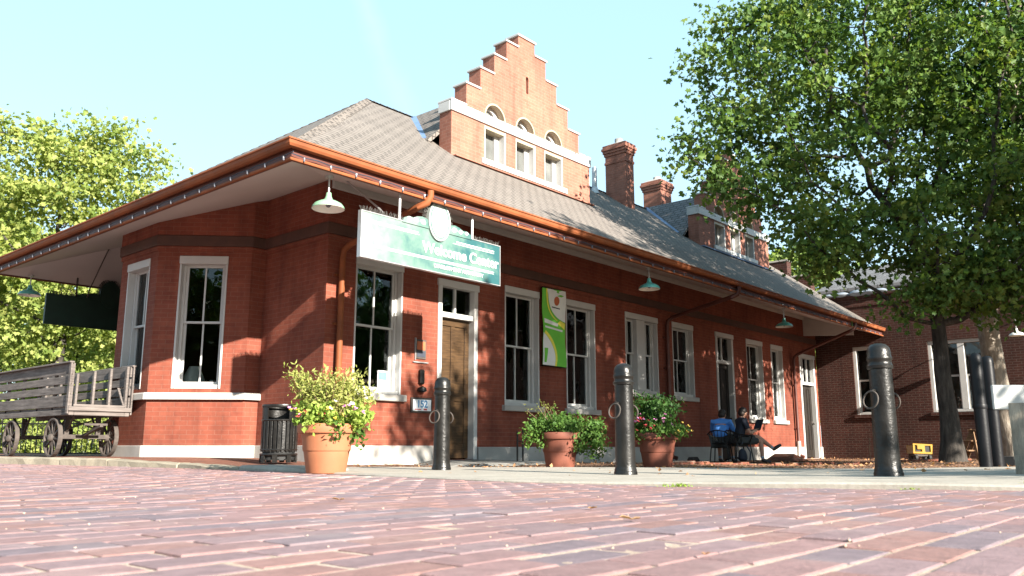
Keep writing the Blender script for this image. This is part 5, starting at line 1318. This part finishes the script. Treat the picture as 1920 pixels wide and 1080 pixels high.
def sitter(loc, rz, label, lean, shirt, legs, arms, headdir, glasses, bulk=1.):
    t = thing('person', label, 'person', loc, rz); t.scale = (.90, .90, .88); V = Vector
    pel = V((0, -.02, .52)); dn = V((0, math.sin(lean), math.cos(lean))); wai = pel + dn * .17; che = pel + dn * .36 + V((0, .02, 0)); nec = pel + dn * .51 + V((0, .03, 0)); hd = V(headdir).normalized()
    hb = nec + dn * .07 + hd * .03; ht = hb + V((0, 0, .11)) + hd * .02
    J = {'pel': (tuple(pel), (.125 * bulk, .10 * bulk)), 'wai': (tuple(wai), (.11 * bulk, .08 * bulk)), 'che': (tuple(che), (.10 * bulk, .07 * bulk)), 'nec': (tuple(nec), .06), 'jaw': (tuple(hb), (.062, .072)), 'mid': (tuple(hb.lerp(ht, .55)), (.076, .09)), 'top': (tuple(ht), (.06, .07))}
    B = [('pel', 'wai'), ('wai', 'che'), ('che', 'nec'), ('nec', 'jaw'), ('jaw', 'mid'), ('mid', 'top')]; JS, BS, JP, BP_ = {}, [], {}, []
    for k_ in ('pel', 'wai', 'che'): JS[k_] = (J[k_][0], tuple(r * 1.38 for r in J[k_][1]))
    JS['che'] = (JS['che'][0], (.16 * bulk, .115 * bulk)); JS['up'] = (tuple(nec - dn * .10 - V((0, .015, 0))), (.155 * bulk, .12 * bulk)); JS['col'] = (tuple(nec - dn * .01), .082); BS = [('pel', 'wai'), ('wai', 'che'), ('che', 'up'), ('up', 'col')]
    JP['pel'] = (tuple(pel), tuple(r * 1.2 for r in J['pel'][1]))
    for s_, nm in ((-1, 'l'), (1, 'r')):
        sh = che + V((s_ * .155 * bulk, .01, .085)); el, wr = V(arms[nm][0]), V(arms[nm][1])
        J[nm + 'sh'] = (tuple(sh), .055); J[nm + 'el'] = (tuple(el), .042); J[nm + 'fa'] = (tuple(el.lerp(wr, .4)), .04); J[nm + 'wrist'] = (tuple(wr), .027)
        B += [('che', nm + 'sh'), (nm + 'sh', nm + 'el'), (nm + 'el', nm + 'fa'), (nm + 'fa', nm + 'wrist')]; dd = (wr - el).normalized(); hand(J, B, nm, wr, dd, V((s_ * -1, 0, 0)).cross(dd).cross(dd) * -1 if False else dd.orthogonal(), dd.cross(dd.orthogonal()))
        JS[nm + 'sh'] = (tuple(sh), .07); JS[nm + 'sl'] = (tuple(sh.lerp(el, .75)), .062); BS += [('up', nm + 'sh'), (nm + 'sh', nm + 'sl')]
        hp, kn, an, to = pel + V((s_ * .09, .02, -.02)), V(legs[nm][0]), V(legs[nm][1]), V(legs[nm][2])
        J[nm + 'hp'] = (tuple(hp), .085); J[nm + 'kn'] = (tuple(kn), .057); J[nm + 'ca'] = (tuple(kn.lerp(an, .35)), .056); J[nm + 'an'] = (tuple(an), .036); J[nm + 'to'] = (tuple(to), .032)
        B += [('pel', nm + 'hp'), (nm + 'hp', nm + 'kn'), (nm + 'kn', nm + 'ca'), (nm + 'ca', nm + 'an'), (nm + 'an', nm + 'to')]
        JP[nm + 'hp'] = (tuple(hp), .105); JP[nm + 'th'] = (tuple(hp.lerp(kn, .92)), .08); BP_ += [('pel', nm + 'hp'), (nm + 'hp', nm + 'th')]
    nose = hb.lerp(ht, .4) + hd * .098; J['nose'] = (tuple(nose), .012); B.append(('mid', 'nose'))
    sd = V((hd.y, -hd.x, 0)).normalized()
    for s_ in (-1, 1): J['ear' + str(s_)] = (tuple(hb.lerp(ht, .45) + sd * s_ * .083), (.012, .02)); B.append(('mid', 'ear' + str(s_)))
    skinned('body', J, B, M['skin'], t); skinned('shirt', JS, BS, M[shirt], t, 2); skinned('shorts', JP, BP_, M['shorts'], t, 2)
    b = MB(); c = hb.lerp(ht, .75) - hd * .022; b.ball(c, .1, 14, 9, (.92, .98, 1.0)); b.ball(c - hd * .03 - V((0, 0, .05)), .085, 12, 8); hr = b.build('hair', M['hair'], t, smooth=True)
    b = MB()
    for s_ in (-1, 1): b.ball(hb.lerp(ht, .5) + hd * .085 + sd * s_ * .032, .010 if not glasses else .024, 8, 6, (1, 1, .8))
    if glasses: b.tube([hb.lerp(ht, .52) + hd * .09 + sd * s_ * .05 for s_ in (-1, 1)], .006, 6)
    b.build('sunglasses' if glasses else 'eyes', M['ink'], t, smooth=True)
    b = MB(); q = hb.lerp(ht, .12) + hd * .082; b.bar(q - sd * .022, q + sd * .022, .008, .006); b.build('mouth', M['petalred'] if False else M['olderpot'], t)
    for nm in 'lr':
        an, to = V(legs[nm][1]), V(legs[nm][2]); f = (to - an); b = MB(); fd = f.normalized()
        skinned('shoe', {'h': (tuple(an - fd * .03 - V((0, 0, .02))), .045), 'm': (tuple(an + f * .6 - V((0, 0, .01))), .045), 't': (tuple(an + f * 1.35), .034)}, [('h', 'm'), ('m', 't')], M['shoe'], t, 2)
        skinned('sock', {'a': (tuple(an + V((0, 0, .0))), .042), 'b': (tuple(an.lerp(V(legs[nm][0]), .22)), .045)}, [('a', 'b')], M['sole'], t, 1)
    return t
gp_ = lambda px_, d: ground_at((px_ - 960) / 1588, d)
p = gp_(1352, 17.4); zc = gz(p.x, p.y) - .02
fz = math.atan2(.62, .78) - math.pi / 2 - .45                                                   # back turned to the street
iron_chair((p.x, p.y, zc), fz, 'black iron chair under the person in the blue shirt')
sitter((p.x, p.y, zc), fz, 'person in a bright blue shirt hunched forward on an iron chair, back to the street', .30, 'blueshirt',
       {'l': ((-.14, .42, .50), (-.14, .40, .09), (-.15, .55, .04)), 'r': ((.14, .42, .50), (.15, .44, .09), (.17, .58, .04))},
       {'l': ((-.27, .32, .62), (-.1, .48, .58)), 'r': ((.27, .32, .62), (.1, .48, .58))}, (.25, .8, -.15), False, 1.26)
p2 = gp_(1388, 17.0); zc2 = gz(p2.x, p2.y) - .02; f2 = math.atan2(-.62, .78) - math.pi / 2
iron_chair((p2.x, p2.y, zc2), f2, 'black iron chair under the person in the dark shirt')
sitter((p2.x, p2.y, zc2), f2, 'person in dark shirt and sunglasses seated with legs crossed, reading a dark book', .12, 'darkshirt',
       {'l': ((-.08, .46, .60), (-.02, .80, .33), (.02, .93, .40)), 'r': ((.12, .44, .50), (.13, .46, .09), (.14, .60, .04))},
       {'l': ((-.26, .12, .66), (-.08, .36, .74)), 'r': ((.26, .12, .66), (.08, .36, .74))}, (-.1, .8, -.25), True, 1.0)
lw = Matrix.Rotation(f2, 3, 'Z') @ Vector((0, .39, .66))
b = MB(); b.add([(-.15, -.02, 0), (0, .02, 0), (.15, -.02, 0), (-.15, .06, .21), (0, .10, .21), (.15, .06, .21), (-.15, -.005, 0), (0, .035, 0), (.15, -.005, 0), (-.15, .075, .21), (0, .115, .21), (.15, .075, .21)],
      [(0, 1, 4, 3), (1, 2, 5, 4), (6, 9, 10, 7), (7, 10, 11, 8), (0, 3, 9, 6), (2, 8, 11, 5), (0, 6, 7, 1), (1, 7, 8, 2), (3, 4, 10, 9), (4, 5, 11, 10)])
o = b.build('book', M['ink']); o.location = (p2.x + lw.x, p2.y + lw.y, zc2 + lw.z); o.rotation_euler = (0, 0, f2); tag(o, 'open dark book held up by the person in sunglasses', 'book')
p3 = gp_(1378, 18.1); t = thing('patio_table', 'small round patio table with pale top between the two seated people', 'table', (p3.x, p3.y, gz(p3.x, p3.y) - .02))
b = MB(); b.lathe([(.001, .63), (.33, .63), (.34, .64), (.33, .655), (.001, .655)], 30, cap=False); b.build('tabletop', M['white'], t, smooth=True)
b = MB(); b.lathe([(.03, .05), (.025, .1), (.025, .63)], 12); b.build('column', M['iron'], t, smooth=True)
for i in range(3): a = 2.1 * i; b = MB(); b.tube([(.02 * math.cos(a), .02 * math.sin(a), .12), (.15 * math.cos(a), .15 * math.sin(a), .07), (.26 * math.cos(a), .26 * math.sin(a), .012)], .014, 8); b.build('leg', M['iron'], t, smooth=True)
p4 = gp_(1392, 16.55); t = thing('backpack', 'dark backpack slumped on the ground at the reader\'s feet', 'bag', (p4.x, p4.y, gz(p4.x, p4.y) - .02), .4)
skinned('bag', {'a': ((0, 0, .03), (.13, .10)), 'b': ((0, 0, .16), (.14, .10)), 'c': ((.01, .01, .30), (.09, .06))}, [('a', 'b'), ('b', 'c')], M['darkshirt'], t)
b = MB(); b.tube([(-.05, -.09, .33), (-.07, -.15, .22), (-.06, -.13, .06)], .012, 6); b.tube([(.05, -.09, .33), (.07, -.15, .22), (.06, -.13, .06)], .012, 6); b.tube([(-.03, 0, .37), (0, 0, .42), (.03, 0, .37)], .008, 6); b.build('straps', M['ink'], t, smooth=True)
# ------------------------------------------------------------------ trees grown by space colonisation
def grow(attr, trunk, step, kill, reach, iters=140):
    nodes = [np.array(p, float) for p in trunk]; par = [-1] + list(range(len(trunk) - 1)); A = np.array(attr, float); alive = np.ones(len(A), bool); start = max(1, len(trunk) // 3)
    ids = np.zeros(len(A), int); best = np.full(len(A), 1e9); new0 = 0
    for it in range(iters):
        P = np.array(nodes[new0:]); 
        if len(P):
            D = np.linalg.norm(A[:, None] - P[None], axis=2)
            if new0 == 0: D[:, :start] = 1e9
            k_ = D.argmin(1); dm = D[np.arange(len(A)), k_]; up = dm < best; best[up] = dm[up]; ids[up] = k_[up] + new0
        alive &= best > kill
        act = alive & (best < reach)
        if not act.any():
            if not alive.any(): break
            act = alive & (best < best[alive].min() + step)
        new0 = len(nodes); dirs = {}
        for i in np.nonzero(act)[0]:
            v = A[i] - nodes[ids[i]]; dirs.setdefault(ids[i], np.zeros(3)); dirs[ids[i]] += v / (np.linalg.norm(v) + 1e-9)
        for k_, v in dirs.items():
            v = v / (np.linalg.norm(v) + 1e-9) + nr.normal(size=3) * .18; v /= np.linalg.norm(v); nodes.append(nodes[k_] + v * step); par.append(k_)
    return np.array(nodes), par
def tree(name, label, base, trunk_pts, trunk_r, blobs, n_attr, leaves_per, leaf_size, lmat, bmat, group=None, step=.4, spread=.42, flare=1.5, seed=1, sky_gap=0.0, keep=None):
    g_ = np.random.default_rng(seed); attr = []
    vol = np.array([b[3] * b[4] * b[5] for b in blobs]); vol = vol ** .62 / (vol ** .62).sum()
    while len(attr) < n_attr:
        b = blobs[g_.choice(len(blobs), p=vol)]; d = g_.normal(size=3); d /= np.linalg.norm(d); r = g_.uniform(.25, 1) ** .5
        q = RH * (b[0] + d[0] * r * b[3]) + FH * (b[1] + d[1] * r * b[4]) + Vector((0, 0, b[2] + d[2] * r * b[5]))
        if keep and not keep(q + Vector(base)): continue
        attr.append(tuple(q))
    nodes, par = grow(attr, trunk_pts, step, step * 1.15, step * 7)
    n_ = len(nodes); ch = [[] for _ in range(n_)]
    for i, p_ in enumerate(par):
        if p_ >= 0: ch[p_].append(i)
    rad = np.zeros(n_)
    for i in range(n_ - 1, -1, -1):
        rad[i] = .009 if not ch[i] else sum(rad[c] ** 2.05 for c in ch[i]) ** (1 / 2.05)
    sc = trunk_r / rad[0]; rad = np.maximum(rad * (sc if sc < 1.6 else 1.6), .009); k0 = len(trunk_pts)
    for i in range(k0): rad[i] = trunk_r * (1 - .42 * i / k0) * (1 + (flare - 1) * math.exp(-i * 1.6))
    for i in range(k0, n_): rad[i] = min(rad[i], rad[par[i]] * .93)
    root = thing(name, label, 'tree', base, 0, group)
    b = MB(); done = set()
    for i in range(n_):
        if par[i] >= 0 and ch[par[i]] and max(ch[par[i]], key=lambda c: rad[c]) == i: continue
        chain = [i]
        while ch[chain[-1]]: chain.append(max(ch[chain[-1]], key=lambda c: rad[c]))
        if par[i] >= 0: chain = [par[i]] + chain
        if len(chain) < 2: continue
        rr_ = [float(rad[c]) for c in chain]
        if par[i] >= 0: rr_[0] = rr_[1]
        b.tube([Vector(nodes[c]) for c in chain], rr_, 12 if rr_[0] > .1 else (7 if rr_[0] > .03 else 4))
    b.build('trunk', bmat, root, smooth=True)
    tips = [i for i in range(k0, n_) if rad[i] < .03]
    C = np.array(attr); T = nodes[tips]; base_pts = np.concatenate([C, T[g_.choice(len(T), min(len(T), len(C)), replace=False)]])
    if keep: base_pts = np.array([p_ for p_ in base_pts if keep(Vector(p_) + Vector(base))])
    m_ = leaves_per; P = np.repeat(base_pts, m_, axis=0); off = g_.normal(size=P.shape) * np.array([spread, spread, spread * .48]) * g_.uniform(.35, 1.15, len(base_pts)).repeat(m_)[:, None]
    P = P + off
    leaf_cloud('crown', lmat, root, P, leaf_size, -.15, seed + 5, .8, .3, lobed=True); return root

tp = lambda dx, dy, h, k=7, wob=.05: [(dx * i / k + wob * math.sin(i * 1.3), dy * i / k + wob * math.cos(i * 1.7), h * i / k - (.06 if i == 0 else 0)) for i in range(k + 1)]
b1 = Vector((16.46, 4.02, -.07))
def clear_roof(q):                                                   # twigs stay off the station's roof
    if q.y > 7.2 and q.z < 3.9 + max(0, q.y - 7.55) * .73 + .35: return False
    if q.x < 13.4 + max(0, q.z - 7) * .25 and q.z > 5.2 + (q.x - 11.2) * .55: return False
    return True
tree('shade_tree', 'big green shade tree with dark trunk spreading over the station roof', b1, tp(-.05, .05, 2.9, 7, .012), .175,
     [(-2.0, .2, 7.6, 2.3, 2.3, 2.2), (-3.5, .1, 5.9, 1.35, 1.4, .85), (-3.1, 0, 8.0, 1.3, 1.3, 1.2), (.3, .3, 8.6, 3.0, 2.8, 2.7), (2.3, .3, 6.8, 2.6, 2.5, 2.4), (-1.5, 0, 5.0, 1.7, 1.8, 1.1),
      (-3.3, .2, 5.15, .9, 1.0, .4), (-2.9, .2, 4.7, .6, .8, .35), (-2.5, -.6, 4.2, .7, .7, .45), (-2.0, -.6, 3.5, .6, .5, .5), (.9, 0, 4.6, 2.2, 1.9, 1.5), (.2, -.5, 2.95, 1.3, .9, .42), (1.6, 0, 3.0, 1.2, .9, .6), (-.7, -.4, 2.75, .6, .5, .35), (.3, -.3, 3.9, 2.0, 1.5, .7), (2.6, -.3, 4.2, 1.6, 1.3, 1.0), (1.0, -.6, 3.2, 1.6, .9, .5), (-2.1, -.5, 3.9, .7, .6, .7)],
     930, 30, .112, M['leaf'], M['bark'], seed=3, step=.36, spread=.31, keep=clear_roof)
b2 = Vector((19.0, 3.55, -.07))
tree('shade_tree', 'dark leaved tree with pale peeling leaning trunk at the right edge', b2, [(0.1, -.05, -.06), (.02, .0, .35), (-.12, .08, .9), (-.22, .13, 1.7), (-.28, .16, 2.6), (-.25, .1, 3.4), (-.1, 0, 4.2), (.1, -.1, 5.0)], .24,
     [(.6, 0, 9.0, 2.7, 2.5, 2.8), (.5, -1, 7.0, 2.1, 1.8, 1.4), (2.6, 0, 7.4, 2.4, 2.2, 2.0), (-.5, .2, 5.6, 1.1, 1., .7), (1.6, -.4, 5.2, 1.5, 1.2, .9)],
     300, 36, .12, M['leafdark'], M['barkpale'], seed=8, step=.42)
b3 = Vector((13.2, -5.2, -.1))
tree('street_tree', 'tall street tree right of the photographer that throws dappled shade on the long front', b3, tp(.1, 0, 3.2), .22,
     [(0, 0, 7.4, 3.4, 3.4, 2.6), (-2.2, -1.2, 6.2, 2.2, 2.0, 1.7), (2.2, 1.2, 6.4, 2.4, 2.2, 1.8), (-3.2, -2, 7.6, 1.8, 1.8, 1.4), (-3.6, -4.1, 6.5, 2.2, 2.0, .5), (-3.0, -2.6, 6.7, 1.5, 1.5, .8), (1, 1, 5.6, 2.5, 2.5, .8), (-4.6, -4.9, 2.62, 1.4, 1.2, .15), (-4.2, -4.6, 2.65, 1.0, 1.0, .15), (-3.4, -4.3, 4.6, 1.3, 1.3, .6)],
     400, 42, .16, M['leaf'], M['bark'], seed=31, step=.45)
# trees far off: left of the station and beyond the wing
BT = 'trees beyond the station'
def far_tree(px_, d, label, h, rw, zlo, lmat, seed, n_=330, lp=46, ls=.26, extra=(), spr=.75):
    p_ = ground_at((px_ - 960) / 1588, d); bl = [(0, 0, zlo + (h - zlo) * .55, rw, rw * .9, (h - zlo) * .42), (-rw * .45, 0, zlo + (h - zlo) * .3, rw * .8, rw * .7, (h - zlo) * .3), (rw * .45, 0, zlo + (h - zlo) * .35, rw * .75, rw * .7, (h - zlo) * .33), (rw * .1, 0, zlo + (h - zlo) * .85, rw * .45, rw * .45, (h - zlo) * .15), (-rw * .35, 0, zlo + (h - zlo) * .78, rw * .4, rw * .4, (h - zlo) * .2)] + list(extra)
    return tree('background_tree', label, Vector((p_.x, p_.y, -.2)), tp(.3, .2, zlo + (h - zlo) * .25), .34, bl, n_, lp, ls, M[lmat], M['bark'], BT, step=.8, spread=spr, seed=seed)
far_tree(80, 33, 'tall sunlit yellow green tree rising left of the station roof', 14.0, 3.1, 2.6, 'leafyellow', 21, 400, 46, .2, [(2.6, 0, 11.6, 1.1, 1.2, 1.5), (-4.5, 0, 9, 3.4, 2.6, 4.5), (-1.3, 0, 13.0, 1.3, 1.3, 1.1), (-3.8, 0, 13.2, 1.6, 1.6, 1.2), (1.4, 0, 13.0, 1.0, 1.0, 1.0), (2.2, 0, 6, 1.5, 1.4, 2.2)], .55)
far_tree(-60, 44, 'yellow green tree half hidden behind the tall sunlit one at the left edge', 13.5, 4.2, 1.5, 'leafyellow', 22, 300, 44, .27)
far_tree(215, 41, 'lower pale green tree seen under the eave behind the baggage cart', 8.5, 3.8, .8, 'leafpale', 23, 260, 42, .27)
far_tree(1510, 58, 'pale green tree rising between the second gable and the brick wing', 14.6, 5.5, 2, 'leafpale', 24, 240, 40, .36)
far_tree(1680, 66, 'pale tree behind the brick wing roof, partly hidden by the shade tree', 15.0, 6.5, 2, 'leafpale', 25, 240, 40, .4)
far_tree(1900, 60, 'pale tree beyond the brick wing at the right edge', 14, 6, 2, 'leafpale', 26, 180, 36, .4)
# shrubs low down behind the cart
for px_, d, lb, h, wd in ((60, 27, 'round low shrub behind the baggage cart wheels', 1.7, 1.4), (185, 29, 'low shrub beside the bay behind the baggage cart', 1.9, 1.3), (-40, 26, 'low shrub at the left edge behind the cart', 2.0, 1.5)):
    p_ = ground_at((px_ - 960) / 1588, d); t = thing('shrub', lb, 'shrub', (p_.x, p_.y, -.2), 0, 'low shrubs behind the baggage cart'); g_ = np.random.default_rng(int(px_ + 100))
    dd = g_.normal(size=(3600, 3)); dd /= np.linalg.norm(dd, axis=1)[:, None]; dd *= g_.uniform(.5, 1, (3600, 1)) ** .5
    leaf_cloud('foliage', M['leafyellow'], t, dd * np.array([wd, wd, h * .5]) * (1 + .2 * np.sin(dd[:, :1] * 9)) + np.array([0, 0, h * .5]), .13, .2, 3, .7)
    b = MB()
    for i in range(7): a = i * .9; b.tube([(0, 0, 0), (wd * .5 * math.cos(a), wd * .5 * math.sin(a), h * .7)], [.03, .01], 5)
    b.build('stems', M['bark'], t)
# pale picket railing seen under the cart
p_ = ground_at((90 - 960) / 1588, 24); t = thing('picket_fence', 'thin metal picket railing behind the baggage cart', 'fence', (p_.x, p_.y, -.1))
fr = Fr((0, 0, 0), RH, -FH); b = MB(); b.fbox(fr, -4, 2.6, 0, .03, .95, .99); b.fbox(fr, -4, 2.6, 0, .03, .12, .16); b.build('rail', M['iron'], t)
b = MB()
for i in range(46): u = -3.95 + i * .144; b.fbox(fr, u, u + .018, .006, .024, 0, 1.05)
b.build('pickets', M['iron'], t)

# the row of trees across the street, mirrored in the panes
for i, (x, y, h) in enumerate(((40, -34, 15), (56, -42, 16), (78, -44, 17), (104, -44, 18), (138, -44, 20), (-30, -6, 13), (-36, 8, 14), (-32, -22, 15))):
    bl = [(0, 0, h * .6, h * .36, h * .34, h * .36), (-h * .2, 0, h * .4, h * .26, h * .25, h * .25), (h * .2, 0, h * .42, h * .26, h * .25, h * .26)]
    tree('street_tree', 'green tree across the street, seen only as a reflection in the window panes', Vector((x, y, -.2)), tp(.2, .1, h * .3), .3, bl, 150, 40, .5, M['leafdark'], M['bark'], 'trees across the street', step=1.2, spread=1.2, seed=60 + i)
